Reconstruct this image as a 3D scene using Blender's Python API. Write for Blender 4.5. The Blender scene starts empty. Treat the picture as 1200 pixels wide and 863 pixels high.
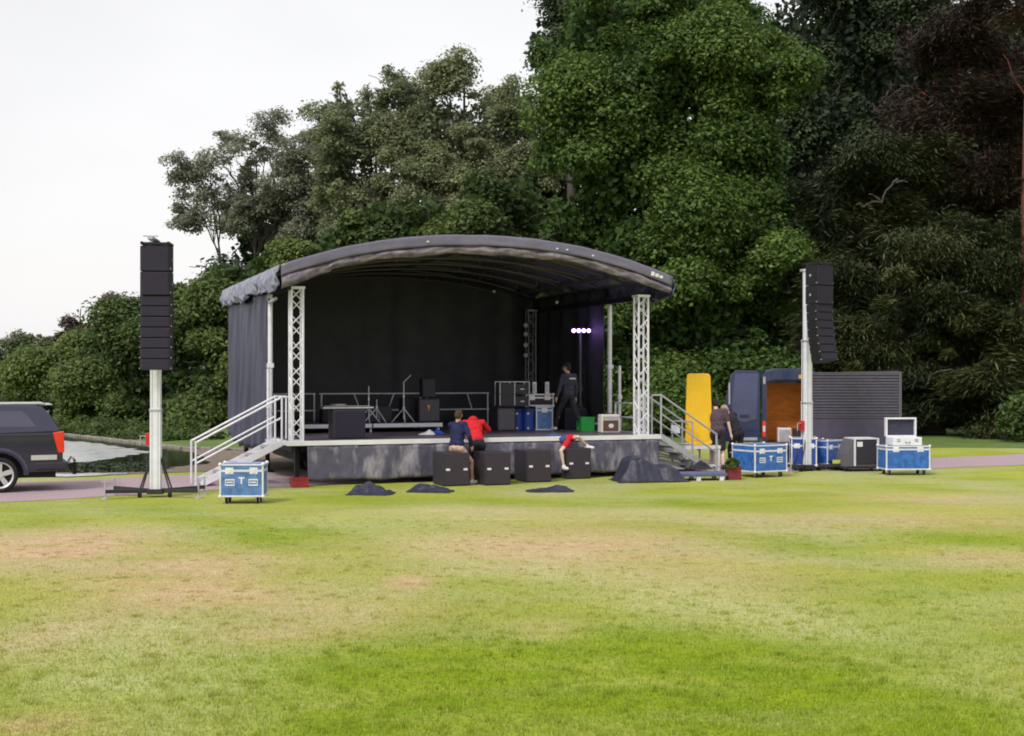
import bpy, bmesh, math, random
import numpy as np
from mathutils import Vector, Matrix, Euler
random.seed(7)
C = bpy.context.scene.collection
SC = bpy.context.scene
PI = math.pi
R = math.radians
F = 1500.0      # focal length in photo pixels (photo 1200 wide)
HZ = 440.0      # horizon row
CAMH = 2.4

def P(px, py, z=0.0):
    """point at height z seen at photo pixel"""
    Y = (CAMH - z) * F / (py - HZ)
    return Vector(((px - 600) / F * Y, Y, z))
def Q(px, py, Y):
    return Vector(((px - 600) / F * Y, Y, CAMH - (py - HZ) * Y / F))

# ---------------------------------------------------------------- materials
def mat(name, col, rough=0.6, metal=0.0, var=0.12, scale=6.0, bump=0.0, bscale=40.0, col2=None, emit=None, estr=0, coat=0.0, stretch=(1, 1, 1), thr=(0.35, 0.65), spec=0.5):
    m = bpy.data.materials.new(name); m.use_nodes = True
    nt = m.node_tree; b = nt.nodes['Principled BSDF']
    b.inputs['Roughness'].default_value = rough; b.inputs['Metallic'].default_value = metal
    b.inputs['Coat Weight'].default_value = coat
    b.inputs['Specular IOR Level'].default_value = spec
    c = (*col, 1)
    c2 = (*col2, 1) if col2 else (*[max(0, v * (1 - 2.2 * var)) for v in col], 1)
    tc = nt.nodes.new('ShaderNodeTexCoord'); mp = nt.nodes.new('ShaderNodeMapping')
    mp.inputs['Scale'].default_value = stretch
    nt.links.new(tc.outputs['Object'], mp.inputs['Vector'])
    n = nt.nodes.new('ShaderNodeTexNoise'); n.inputs['Scale'].default_value = scale
    n.inputs['Detail'].default_value = 6; n.inputs['Roughness'].default_value = 0.62
    nt.links.new(mp.outputs[0], n.inputs['Vector'])
    r = nt.nodes.new('ShaderNodeValToRGB')
    r.color_ramp.elements[0].position = thr[0]; r.color_ramp.elements[1].position = thr[1]
    r.color_ramp.elements[0].color = c2; r.color_ramp.elements[1].color = c
    nt.links.new(n.outputs[0], r.inputs[0]); nt.links.new(r.outputs[0], b.inputs['Base Color'])
    if bump > 0:
        n2 = nt.nodes.new('ShaderNodeTexNoise'); n2.inputs['Scale'].default_value = bscale; n2.inputs['Detail'].default_value = 5
        nt.links.new(mp.outputs[0], n2.inputs['Vector'])
        bp = nt.nodes.new('ShaderNodeBump'); bp.inputs['Strength'].default_value = bump; bp.inputs['Distance'].default_value = 0.05
        nt.links.new(n2.outputs[0], bp.inputs['Height']); nt.links.new(bp.outputs[0], b.inputs['Normal'])
    if emit:
        b.inputs['Emission Color'].default_value = (*emit, 1); b.inputs['Emission Strength'].default_value = estr
    return m

def leafmat(name, cols, trans=0.3, rough=0.55):
    m = bpy.data.materials.new(name); m.use_nodes = True
    nt = m.node_tree; nt.nodes.remove(nt.nodes['Principled BSDF'])
    out = nt.nodes['Material Output']
    at = nt.nodes.new('ShaderNodeAttribute'); at.attribute_name = 'tint'
    r = nt.nodes.new('ShaderNodeValToRGB')
    while len(r.color_ramp.elements) < len(cols): r.color_ramp.elements.new(0.5)
    for i, c in enumerate(cols):
        r.color_ramp.elements[i].position = i / (len(cols) - 1); r.color_ramp.elements[i].color = (*c, 1)
    nt.links.new(at.outputs['Fac'], r.inputs[0])
    d = nt.nodes.new('ShaderNodeBsdfPrincipled'); d.inputs['Roughness'].default_value = rough
    d.inputs['Specular IOR Level'].default_value = 0.35
    t = nt.nodes.new('ShaderNodeBsdfTranslucent')
    mx = nt.nodes.new('ShaderNodeMixShader'); mx.inputs[0].default_value = trans
    nt.links.new(r.outputs[0], d.inputs['Base Color']); nt.links.new(r.outputs[0], t.inputs[0])
    nt.links.new(d.outputs[0], mx.inputs[1]); nt.links.new(t.outputs[0], mx.inputs[2])
    nt.links.new(mx.outputs[0], out.inputs[0])
    return m

M = {}
M['alu'] = mat('aluminium', (0.80, 0.80, 0.88), 0.42, 0.15, 0.07)
M['galv'] = mat('galvanised_steel', (0.50, 0.50, 0.55), 0.45, 0.4, 0.1)
M['white'] = mat('white_paint', (0.76, 0.77, 0.86), 0.5, 0, 0.05)
M['edge'] = mat('deck_edge_aluminium', (0.80, 0.79, 0.82), 0.45, 0.1, 0.06, 2.0)
M['black'] = mat('black_paint', (0.026, 0.024, 0.036), 0.55, 0, 0.15)
M['blackbox'] = mat('black_textured_box', (0.036, 0.031, 0.046), 0.6, 0, 0.2, 30, 0.15, 120)
M['grille'] = mat('speaker_grille', (0.034, 0.028, 0.052), 0.65, 0.2, 0.2, 60, 0.3, 160, spec=0.3)
M['grille2'] = mat('speaker_grille_brown', (0.055, 0.042, 0.058), 0.7, 0.0, 0.15, 40, 0.3, 160, spec=0.3)
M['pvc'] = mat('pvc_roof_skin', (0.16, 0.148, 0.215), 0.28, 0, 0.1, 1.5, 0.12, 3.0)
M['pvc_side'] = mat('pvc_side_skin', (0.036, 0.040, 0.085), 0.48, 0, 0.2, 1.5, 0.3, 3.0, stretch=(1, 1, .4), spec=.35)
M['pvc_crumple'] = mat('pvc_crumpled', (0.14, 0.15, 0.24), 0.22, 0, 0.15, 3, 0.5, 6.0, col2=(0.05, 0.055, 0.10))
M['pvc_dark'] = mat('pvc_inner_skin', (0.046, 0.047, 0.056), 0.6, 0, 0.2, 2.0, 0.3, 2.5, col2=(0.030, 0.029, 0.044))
M['valance'] = mat('rolled_skin', (0.25, 0.21, 0.24), 0.24, 0, 0.1, 3.0, 0.5, 5.0, col2=(0.09, 0.08, 0.115))
M['skirt'] = mat('stage_skirt_cloth', (0.080, 0.074, 0.115), 0.5, 0, 0.1, 1.9, 0.4, 5.0, col2=(0.30, 0.28, 0.32), stretch=(1.5, 1.5, .6), thr=(0.34, 0.50))
M['deck'] = mat('deck_phenolic', (0.12, 0.10, 0.125), 0.45, 0, 0.2, 3.0, 0.05, 60)
M['chassis'] = mat('chassis_steel', (0.015, 0.015, 0.018), 0.6, 0.3, 0.2)
M['tarp'] = mat('tarpaulin', (0.028, 0.029, 0.058), 0.52, 0, 0.12, 5, 0.4, 9)
M['blue'] = mat('blue_laminate', (0.040, 0.17, 0.58), 0.4, 0, 0.22, 9, 0.05, 80)
M['blue2'] = mat('dark_blue_laminate', (0.012, 0.055, 0.34), 0.45, 0, 0.12, 5)
M['lightblue'] = mat('light_blue_laminate', (0.11, 0.24, 0.54), 0.4, 0, 0.2, 9)
M['rubber'] = mat('rubber', (0.012, 0.012, 0.013), 0.8, 0, 0.2, 20)
M['red'] = mat('red_paint', (0.55, 0.02, 0.03), 0.5, 0, 0.15)
M['green'] = mat('green_plastic', (0.02, 0.42, 0.07), 0.45, 0, 0.1)
M['yellow'] = mat('yellow_panel_paint', (0.95, 0.56, 0.02), 0.35, 0, 0.05, 2)
M['vanblue'] = mat('van_dark_blue_paint', (0.018, 0.028, 0.095), 0.28, 0.0, 0.12, 3, coat=0.6)
M['vandoor'] = mat('van_door_blue', (0.055, 0.065, 0.17), 0.22, 0.0, 0.1, 3, coat=0.8)
M['orange'] = mat('orange_plywood', (0.95, 0.30, 0.02), 0.6, 0, 0.15, 2.5, stretch=(1, 1, 4))
M['ribbed'] = mat('ribbed_grey_panel', (0.075, 0.066, 0.105), 0.55, 0.0, 0.1, 3)
M['car'] = mat('pickup_paint', (0.018, 0.016, 0.055), 0.10, 0.1, 0.1, 3, coat=1.0)
M['glass'] = mat('dark_glass', (0.05, 0.045, 0.09), 0.08, 0.0, 0.05, 2, coat=1.0)
M['lamp'] = mat('red_lamp_lens', (0.75, 0.02, 0.01), 0.2, 0, 0.08, 5, coat=1.0, emit=(1, .03, .01), estr=0.05)
M['rim'] = mat('alloy_rim', (0.62, 0.62, 0.65), 0.35, 0.5, 0.05)
M['skin'] = mat('human_skin', (0.56, 0.33, 0.24), 0.55, 0, 0.06, 8)
M['skin_pale'] = mat('pale_skin', (0.70, 0.50, 0.42), 0.55, 0, 0.06, 8)
M['navy'] = mat('navy_knit', (0.010, 0.016, 0.085), 0.85, 0, 0.2, 12, 0.5, 22)
M['redcloth'] = mat('red_fleece', (0.66, 0.010, 0.022), 0.85, 0, 0.12, 10, 0.4, 14)
M['darkcloth'] = mat('black_cloth', (0.022, 0.020, 0.030), 0.85, 0, 0.2, 10, 0.5, 20)
M['plum'] = mat('faded_black_tshirt', (0.10, 0.062, 0.085), 0.85, 0, 0.15, 10, 0.5, 18)
M['jacket'] = mat('dark_navy_jacket', (0.035, 0.035, 0.07), 0.7, 0, 0.15, 10, 0.5, 18)
M['bluecloth'] = mat('blue_cloth', (0.05, 0.08, 0.22), 0.85, 0, 0.15, 10, 0.4, 18)
M['whitecloth'] = mat('white_cloth', (0.78, 0.77, 0.80), 0.8, 0, 0.06, 10, 0.3, 18)
M['hair'] = mat('brown_hair', (0.10, 0.055, 0.035), 0.7, 0, 0.3, 30, 0.8, 60)
M['darkhair'] = mat('dark_hair', (0.025, 0.015, 0.012), 0.7, 0, 0.3, 30, 0.8, 60)
M['blond'] = mat('blond_hair', (0.62, 0.50, 0.36), 0.6, 0, 0.15, 30, 0.8, 60, stretch=(2, 2, .3))
M['cream'] = mat('cream_vinyl', (0.72, 0.68, 0.64), 0.6, 0, 0.06)
M['brown'] = mat('brown_grille_cloth', (0.13, 0.075, 0.06), 0.8, 0, 0.2, 40)
M['greybox'] = mat('grey_grille_cloth', (0.12, 0.11, 0.135), 0.8, 0, 0.1, 50, 0.2, 120)
M['gold'] = mat('gold_emblem', (0.60, 0.28, 0.07), 0.35, 0.6, 0.1)
M['orangewood'] = mat('orange_shell', (0.72, 0.22, 0.05), 0.4, 0, 0.1)
M['bark'] = mat('bark', (0.085, 0.070, 0.058), 0.9, 0, 0.25, 5, 0.9, 12, stretch=(1, 1, .3))
M['palebark'] = mat('pale_bark', (0.085, 0.07, 0.062), 0.9, 0, 0.2, 5, 0.6, 12, stretch=(1, 1, .3))
M['redbark'] = mat('red_bark', (0.20, 0.065, 0.04), 0.9, 0, 0.25, 5, 0.9, 12, stretch=(1, 1, .3))
M['stone'] = mat('stone', (0.30, 0.28, 0.24), 0.9, 0, 0.25, 8, 0.6, 14)
M['violet'] = mat('violet_lamp', (0.9, 0.8, 1), 0.3, 0, 0, emit=(0.72, 0.45, 1.0), estr=2.6)
M['pale_lens'] = mat('pale_lens', (0.62, 0.66, 0.66), 0.3, 0, 0.05)
M['amber'] = mat('amber_lens', (0.75, 0.38, 0.03), 0.3, 0, 0.05)

# ---------------------------------------------------------------- mesh builder
class MB:
    def __init__(s): s.v = []; s.f = []; s.mi = []
    def add(s, vs, fs, mi=0):
        o = len(s.v); s.v += [tuple(v) for v in vs]; s.f += [tuple(i + o for i in f) for f in fs]; s.mi += [mi] * len(fs); return s
    def box(s, c, d, rot=None, mi=0, top=None):
        hx, hy, hz = d[0] / 2, d[1] / 2, d[2] / 2
        tx, ty = (1, 1) if top is None else top
        vs = [Vector((x * hx * (tx if z > 0 else 1), y * hy * (ty if z > 0 else 1), z * hz)) for z in (-1, 1) for x, y in ((-1, -1), (1, -1), (1, 1), (-1, 1))]
        if rot is not None: vs = [rot @ v for v in vs]
        vs = [v + Vector(c) for v in vs]
        return s.add(vs, [(3, 2, 1, 0), (4, 5, 6, 7), (0, 1, 5, 4), (1, 2, 6, 5), (2, 3, 7, 6), (3, 0, 4, 7)], mi)
    def bb(s, x0, x1, y0, y1, z0, z1, mi=0):
        return s.box(((x0 + x1) / 2, (y0 + y1) / 2, (z0 + z1) / 2), (x1 - x0, y1 - y0, z1 - z0), None, mi)
    def tube(s, pts, rs, n=8, mi=0, caps=True):
        pts = [Vector(p) for p in pts]
        if not hasattr(rs, '__len__'): rs = [rs] * len(pts)
        vs = []; fs = []; prev = None
        for i, p in enumerate(pts):
            a = pts[max(0, i - 1)]; b = pts[min(len(pts) - 1, i + 1)]
            t = (b - a).normalized()
            if prev is None:
                ref = Vector((0, 0, 1)) if abs(t.z) < 0.9 else Vector((1, 0, 0))
                u = t.cross(ref).normalized()
            else:
                u = (prev - t * prev.dot(t)).normalized()
            prev = u; w = t.cross(u)
            for k in range(n):
                an = 2 * PI * k / n + PI / n
                vs.append(p + (u * math.cos(an) + w * math.sin(an)) * rs[i])
        for i in range(len(pts) - 1):
            for k in range(n):
                fs.append((i * n + k, i * n + (k + 1) % n, (i + 1) * n + (k + 1) % n, (i + 1) * n + k))
        if caps:
            fs.append(tuple(range(n - 1, -1, -1))); fs.append(tuple((len(pts) - 1) * n + k for k in range(n)))
        return s.add(vs, fs, mi)
    def cyl(s, a, b, r, r2=None, n=12, mi=0): return s.tube([a, b], [r, r if r2 is None else r2], n, mi)
    def capsule(s, a, b, r0, r1, n=14):
        a = Vector(a); b = Vector(b); t = (b - a)
        if t.length < 1e-5: t = Vector((0, 0, 1e-3)); b = a + t
        t = t.normalized(); pts = []; rs = []
        for k in range(5):
            an = PI / 2 * (1 - k / 4.0) ; an = min(an, PI / 2 - .12)
            pts.append(a - t * r0 * math.sin(an)); rs.append(r0 * math.cos(an))
        for k in range(5):
            an = min(PI / 2 * k / 4.0, PI / 2 - .12)
            pts.append(b + t * r1 * math.sin(an)); rs.append(r1 * math.cos(an))
        return s.tube(pts, rs, n)
    def ell(s, c, r, rot=None, nu=16, nv=10, mi=0):
        vs = []; fs = []
        for j in range(1, nv):
            th = PI * j / nv
            for i in range(nu):
                ph = 2 * PI * i / nu
                vs.append(Vector((r[0] * math.sin(th) * math.cos(ph), r[1] * math.sin(th) * math.sin(ph), r[2] * math.cos(th))))
        vs.append(Vector((0, 0, r[2]))); vs.append(Vector((0, 0, -r[2])))
        T = len(vs) - 2; B = len(vs) - 1
        for j in range(nv - 2):
            for i in range(nu):
                fs.append((j * nu + i, (j + 1) * nu + i, (j + 1) * nu + (i + 1) % nu, j * nu + (i + 1) % nu))
        for i in range(nu):
            fs.append((T, i, (i + 1) % nu)); fs.append((B, (nv - 2) * nu + (i + 1) % nu, (nv - 2) * nu + i))
        if rot is not None: vs = [rot @ v for v in vs]
        vs = [v + Vector(c) for v in vs]
        return s.add(vs, fs, mi)
    def grid(s, fn, nu, nv, mi=0, th=0.0):
        vs = [Vector(fn(i / nu, j / nv)) for j in range(nv + 1) for i in range(nu + 1)]
        fs = [(j * (nu + 1) + i, j * (nu + 1) + i + 1, (j + 1) * (nu + 1) + i + 1, (j + 1) * (nu + 1) + i) for j in range(nv) for i in range(nu)]
        return s.add(vs, fs, mi)
    def prism(s, prof, y0, y1, axis='y', mi=0, inset=None):
        """extrude an (x,z) outline along y"""
        n = len(prof)
        vs = [Vector((x, y0, z)) for x, z in prof] + [Vector((x, y1, z)) for x, z in prof]
        fs = [tuple(range(n)), tuple(range(2 * n - 1, n - 1, -1))] + [(i, i + n, (i + 1) % n + n, (i + 1) % n) for i in range(n)]
        if axis == 'x': vs = [Vector((v.y, v.x, v.z)) for v in vs]
        return s.add(vs, fs, mi)
    def build(s, name, mats, parent=None, smooth=False, bevel=0, solid=0, remesh=0, label=None, smoothit=0, disp=0, dscale=0.1):
        me = bpy.data.meshes.new(name); me.from_pydata(s.v, [], s.f)
        if not isinstance(mats, (list, tuple)): mats = [mats]
        for m in mats: me.materials.append(M[m] if isinstance(m, str) else m)
        me.polygons.foreach_set('material_index', s.mi)
        if smooth: me.polygons.foreach_set('use_smooth', [True] * len(me.polygons))
        bm = bmesh.new(); bm.from_mesh(me); bmesh.ops.recalc_face_normals(bm, faces=bm.faces); bm.to_mesh(me); bm.free()
        me.update()
        o = bpy.data.objects.new(name, me); C.objects.link(o)
        if parent is not None: o.parent = parent
        if solid:
            q = o.modifiers.new('s', 'SOLIDIFY'); q.thickness = solid; q.offset = 0
        if bevel:
            q = o.modifiers.new('b', 'BEVEL'); q.width = bevel; q.segments = 2; q.limit_method = 'ANGLE'; q.angle_limit = R(40)
        if remesh:
            q = o.modifiers.new('r', 'REMESH'); q.mode = 'VOXEL'; q.voxel_size = remesh; q.use_smooth_shade = True
            if smoothit:
                q = o.modifiers.new('sm', 'SMOOTH'); q.iterations = smoothit; q.factor = 0.5
            if disp:
                tx = bpy.data.textures.new(name + '_folds', 'CLOUDS'); tx.noise_scale = dscale; tx.noise_depth = 2
                q = o.modifiers.new('d', 'DISPLACE'); q.texture = tx; q.strength = disp; q.mid_level = 0.5
        if label: o['label'] = label
        return o

def tag(o, label=None, cat=None, group=None, kind=None):
    if label: o['label'] = label
    if cat: o['category'] = cat
    if group: o['group'] = group
    if kind: o['kind'] = kind
    return o
def thing(name, label, cat, loc=(0, 0, 0), rz=0.0, group=None):
    o = bpy.data.objects.new(name, None); C.objects.link(o); o.empty_display_size = 0.3
    o.location = loc; o.rotation_euler = (0, 0, rz)
    return tag(o, label, cat, group)
def dup(root, loc, rz, label, scale=None):
    r = root.copy(); C.objects.link(r); r.location = loc; r.rotation_euler = (0, 0, rz); r['label'] = label
    if scale: r.scale = scale
    for ch in list(root.children):
        c = ch.copy(); C.objects.link(c); c.parent = r
        for g in ch.children:
            d = g.copy(); C.objects.link(d); d.parent = c
    return r
def wob(x, y=0.0, s=0.0):
    """smooth pseudo noise about -1..1"""
    return (math.sin(x * 1.7 + 1.3 * s) + math.sin(x * 3.1 + y * 2.3 + s) * .6 + math.sin(y * 3.7 - x * 1.1 + 2 * s) * .5 + math.sin(x * 7.3 + y * 5.1 + s * 3) * .3) / 2.4
# ---------------------------------------------------------------- world, camera, light
SC.render.engine = 'CYCLES'
SC.cycles.filter_width = 1.9
SC.cycles.max_bounces = 6; SC.cycles.diffuse_bounces = 3; SC.cycles.glossy_bounces = 3; SC.cycles.transmission_bounces = 3; SC.cycles.transparent_max_bounces = 4
SC.cycles.use_denoising = True
SC.view_settings.view_transform = 'Standard'; SC.view_settings.look = 'None'; SC.view_settings.gamma = 1.0
SC.view_settings.exposure = 0.74
cam = bpy.data.cameras.new('camera'); co = bpy.data.objects.new('camera', cam); C.objects.link(co)
co.location = (0, 0, CAMH); co.rotation_euler = (PI / 2, 0, 0)
cam.sensor_width = 36; cam.lens = 36 * F / 1200; cam.shift_y = (HZ - 431.5) / 1200; cam.clip_end = 2000; cam.clip_start = 0.1
SC.camera = co
SUN_EL = R(48); SUN_AZ = R(215)   # behind the camera, to its left
w = bpy.data.worlds.new('World'); SC.world = w; w.use_nodes = True
nt = w.node_tree; bg = nt.nodes['Background']
sky = nt.nodes.new('ShaderNodeTexSky'); sky.sky_type = 'NISHITA'; sky.sun_disc = False
sky.sun_elevation = SUN_EL; sky.sun_rotation = SUN_AZ; sky.air_density = 1.5; sky.dust_density = 4.0
mx = nt.nodes.new('ShaderNodeMix'); mx.data_type = 'RGBA'; mx.inputs['Factor'].default_value = 0.88
tcw = nt.nodes.new('ShaderNodeTexCoord'); nzw = nt.nodes.new('ShaderNodeTexNoise'); nzw.inputs['Scale'].default_value = 1.3; nzw.inputs['Detail'].default_value = 4
mpw = nt.nodes.new('ShaderNodeMapping'); mpw.inputs['Scale'].default_value = (1, 1, 3)
rw = nt.nodes.new('ShaderNodeValToRGB'); rw.color_ramp.elements[0].color = (5.15, 5.08, 5.2, 1); rw.color_ramp.elements[1].color = (6.3, 6.2, 6.25, 1)
rw.color_ramp.elements[0].position = .3; rw.color_ramp.elements[1].position = .6
nt.links.new(tcw.outputs['Generated'], mpw.inputs[0]); nt.links.new(mpw.outputs[0], nzw.inputs['Vector']); nt.links.new(nzw.outputs[0], rw.inputs[0])
nt.links.new(sky.outputs[0], mx.inputs['A']); nt.links.new(rw.outputs[0], mx.inputs['B'])
nt.links.new(mx.outputs['Result'], bg.inputs[0]); bg.inputs[1].default_value = 0.1
sl = bpy.data.lights.new('sun', 'SUN'); sl.energy = 1.5; sl.angle = R(14); sl.color = (1, .95, .86)
so = bpy.data.objects.new('sun', sl); C.objects.link(so)
# nishita: rotation measured from +Y clockwise
sd = Vector((math.sin(SUN_AZ) * math.cos(SUN_EL), math.cos(SUN_AZ) * math.cos(SUN_EL), math.sin(SUN_EL)))
so.rotation_euler = sd.to_track_quat('Z', 'Y').to_euler(); so.location = sd * 50

# ---------------------------------------------------------------- ground
def groundmat():
    m = bpy.data.materials.new('lawn_grass'); m.use_nodes = True; nt = m.node_tree; b = nt.nodes['Principled BSDF']
    N = nt.nodes.new; L = nt.links.new
    b.inputs['Roughness'].default_value = 0.9; b.inputs['Specular IOR Level'].default_value = 0.15
    tc = N('ShaderNodeTexCoord')
    def noise(sc, st, det=5, off=0.0, ro=0.6):
        mp = N('ShaderNodeMapping'); mp.inputs['Scale'].default_value = st; mp.inputs['Location'].default_value = (off, off * .7, 0); L(tc.outputs['Object'], mp.inputs[0])
        mp.inputs['Rotation'].default_value = (0, 0, R(-14))
        n = N('ShaderNodeTexNoise'); n.inputs['Scale'].default_value = sc; n.inputs['Detail'].default_value = det; n.inputs['Roughness'].default_value = ro
        L(mp.outputs[0], n.inputs['Vector']); return n.outputs[0]
    def ramp(x, a, c, ca, cc):
        r = N('ShaderNodeValToRGB'); r.color_ramp.elements[0].position = a; r.color_ramp.elements[1].position = c
        r.color_ramp.elements[0].color = (*ca, 1); r.color_ramp.elements[1].color = (*cc, 1); L(x, r.inputs[0]); return r.outputs[0]
    def mix(f, a, bb, mode='MIX'):
        q = N('ShaderNodeMix'); q.data_type = 'RGBA'; q.blend_type = mode
        if isinstance(f, float): q.inputs['Factor'].default_value = f
        else: L(f, q.inputs['Factor'])
        L(a, q.inputs['A']); L(bb, q.inputs['B']); return q.outputs['Result']
    def math_(op, a, bb):
        q = N('ShaderNodeMath'); q.operation = op; q.use_clamp = (op != 'MULTIPLY')
        for i, x in enumerate((a, bb)):
            if isinstance(x, float): q.inputs[i].default_value = x
            else: L(x, q.inputs[i])
        return q.outputs[0]
    dry = N('ShaderNodeAttribute'); dry.attribute_name = 'dry'
    lush = N('ShaderNodeAttribute'); lush.attribute_name = 'lush'
    green = ramp(noise(.35, (1, 1.6, 1), 6, 3), .38, .62, (0.27, 0.325, 0.035), (0.39, 0.41, 0.075))
    pale = ramp(noise(1.2, (1, 1.6, 1), 6, 9), .3, .7, (0.33, 0.37, 0.13), (0.43, 0.43, 0.19))
    pale2 = ramp(noise(1.2, (1, 1.6, 1), 6, 9), .3, .7, (0.38, 0.42, 0.155), (0.50, 0.51, 0.24))
    lushc = ramp(noise(1.1, (1, 1.8, 1), 6, 5), .3, .7, (0.15, 0.25, 0.003), (0.27, 0.35, 0.008))
    brown = ramp(noise(2.0, (1, 1.8, 1), 6, 2), .3, .7, (0.50, 0.32, 0.18), (0.60, 0.46, 0.29))
    c = mix(ramp(noise(.22, (1, 1.8, 1), 5, 31), .45, .6, (0, 0, 0), (1, 1, 1)), green, pale)
    lf = math_('MULTIPLY', lush.outputs['Fac'], ramp(noise(.8, (1, 2.2, 1), 6, 12), .3, .55, (.35, .35, .35), (1, 1, 1)))
    pf = N('ShaderNodeAttribute'); pf.attribute_name = 'pale'
    c = mix(math_('MULTIPLY', pf.outputs['Fac'], ramp(noise(.9, (1, 2.2, 1), 6, 52), .3, .55, (.4, .4, .4), (.9, .9, .9))), c, pale2)
    c = mix(lf, c, lushc)
    df = math_('MULTIPLY', dry.outputs['Fac'], ramp(noise(.7, (1, 2.6, 1), 7, 21, .7), .34, .52, (.4, .4, .4), (1, 1, 1)))
    amb = math_('MULTIPLY', ramp(noise(.5, (1, 2.6, 1), 7, 44, .7), .58, .70, (0, 0, 0), (1, 1, 1)), .28)
    c = mix(math_('ADD', df, amb), c, brown)
    # dark patches between the blades: tufts
    c = mix(.55, c, ramp(noise(9, (1, 1.6, 1), 5, 7, .7), .3, .62, (.55, .55, .55), (1.25, 1.25, 1.25)), 'MULTIPLY')
    c = mix(.65, c, ramp(noise(45, (1, 1.4, 1), 3, 17, .7), .3, .7, (.45, .45, .45), (1.4, 1.4, 1.4)), 'MULTIPLY')
    L(c, b.inputs['Base Color'])
    bp = N('ShaderNodeBump'); bp.inputs['Strength'].default_value = .6; bp.inputs['Distance'].default_value = .04
    L(noise(30, (1, 1, 1), 5, 1, .7), bp.inputs['Height']); L(bp.outputs[0], b.inputs['Normal'])
    return m
M['lawn'] = groundmat()

def gauss(px, py, X, Y, rx, ry, amp):
    p = P(px, py)
    w_ = p.y / F * rx; d_ = p.y * p.y / (CAMH * F) * ry
    return amp * np.exp(-(((X - p.x) / w_) ** 2 + ((Y - p.y) / d_) ** 2))
def lawn_fields(X, Y):
    dry = np.zeros_like(X)
    for g in [(60, 640, 110, 22, 1.1), (210, 668, 130, 26, .7), (240, 700, 120, 20, .6), (60, 745, 60, 25, .45), (480, 683, 30, 10, .8), (600, 640, 200, 22, .55), (420, 720, 150, 25, .35), (640, 735, 45, 12, .4),
              (720, 640, 160, 30, .35), (1050, 610, 260, 12, .5), (1180, 655, 130, 12, .5), (860, 680, 120, 22, .35), (40, 850, 70, 12, .6), (1100, 585, 120, 8, .5), (560, 600, 200, 10, .3), (330, 745, 120, 16, .35)]:
        dry += gauss(g[0], g[1], X, Y, g[2], g[3], g[4])
    lush = np.zeros_like(X)
    for g in [(700, 790, 330, 60, 1.2), (1000, 840, 260, 45, 1.0), (900, 640, 160, 14, .5), (330, 630, 160, 20, .8), (150, 600, 100, 10, .5), (480, 740, 120, 30, .6), (850, 590, 160, 8, .5), (1060, 690, 110, 18, .7), (1000, 765, 150, 20, .4),
              (1140, 630, 120, 10, .6), (560, 590, 200, 6, .5), (380, 860, 100, 40, .4), (150, 860, 120, 30, .3)]:
        lush += gauss(g[0], g[1], X, Y, g[2], g[3], g[4])
    sgn = np.sin((X * .868 + Y * .496) * 2 * PI / 2.9 + .6 * np.sin(Y * .35))
    lush += .20 * sgn * np.clip((30 - Y) / 10, 0, 1)
    return np.clip(dry * 1.2, 0, 1), np.clip(lush * 1.2, 0, 1)
def pale_field(X, Y):
    q = np.zeros_like(X)
    for px, py, rx, ry in [(470, 615, 110, 16), (560, 640, 110, 18), (650, 662, 110, 20), (760, 685, 110, 20), (860, 702, 110, 22), (960, 735, 110, 24), (1060, 775, 90, 26), (1140, 820, 80, 26), (150, 745, 120, 26), (250, 800, 120, 30), (90, 800, 90, 30), (330, 770, 100, 24), (200, 850, 100, 20), (1100, 700, 60, 18), (620, 600, 200, 8)]:
        q += gauss(px, py, X, Y, rx, ry, .7)
    return np.clip(q, 0, 1)

# one sheet to the horizon, finer near the camera
xs = np.concatenate([-np.geomspace(900, 16, 14)[:-1], np.linspace(-16, 16, 130), np.geomspace(16, 900, 14)[1:]])
ys = np.concatenate([np.linspace(-60, 4, 6)[:-1], np.linspace(4, 46, 170), np.geomspace(46, 1500, 22)[1:]])
XX, YY = np.meshgrid(xs, ys)
ZZ = np.zeros_like(XX)
ZZ[YY > 130] = 0.0
nx, ny = len(xs), len(ys)
vv = np.stack([XX.ravel(), YY.ravel(), ZZ.ravel()], 1)
idx = np.arange(nx * ny).reshape(ny, nx)
ff = np.stack([idx[:-1, :-1].ravel(), idx[:-1, 1:].ravel(), idx[1:, 1:].ravel(), idx[1:, :-1].ravel()], 1)
def npmesh(name, verts, faces, m, attrs=None, smooth=False):
    me = bpy.data.meshes.new(name); k = faces.shape[1]
    me.vertices.add(len(verts)); me.vertices.foreach_set('co', verts.astype(np.float32).ravel())
    me.loops.add(len(faces) * k); me.loops.foreach_set('vertex_index', faces.astype(np.int32).ravel())
    me.polygons.add(len(faces)); me.polygons.foreach_set('loop_start', np.arange(0, len(faces) * k, k, dtype=np.int32))
    me.polygons.foreach_set('loop_total', np.full(len(faces), k, dtype=np.int32))
    if smooth: me.polygons.foreach_set('use_smooth', np.ones(len(faces), dtype=bool))
    me.materials.append(m)
    for an, (dom, arr) in (attrs or {}).items():
        a = me.attributes.new(an, 'FLOAT', dom); a.data.foreach_set('value', arr.astype(np.float32))
    me.update(calc_edges=True); me.validate()
    return me
dry_, lush_ = lawn_fields(XX.ravel(), YY.ravel())
me = npmesh('lawn', vv, ff, M['lawn'], {'dry': ('POINT', dry_), 'lush': ('POINT', lush_), 'pale': ('POINT', pale_field(XX.ravel(), YY.ravel()))})
lo = bpy.data.objects.new('lawn', me); C.objects.link(lo); tag(lo, kind='structure')

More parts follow.
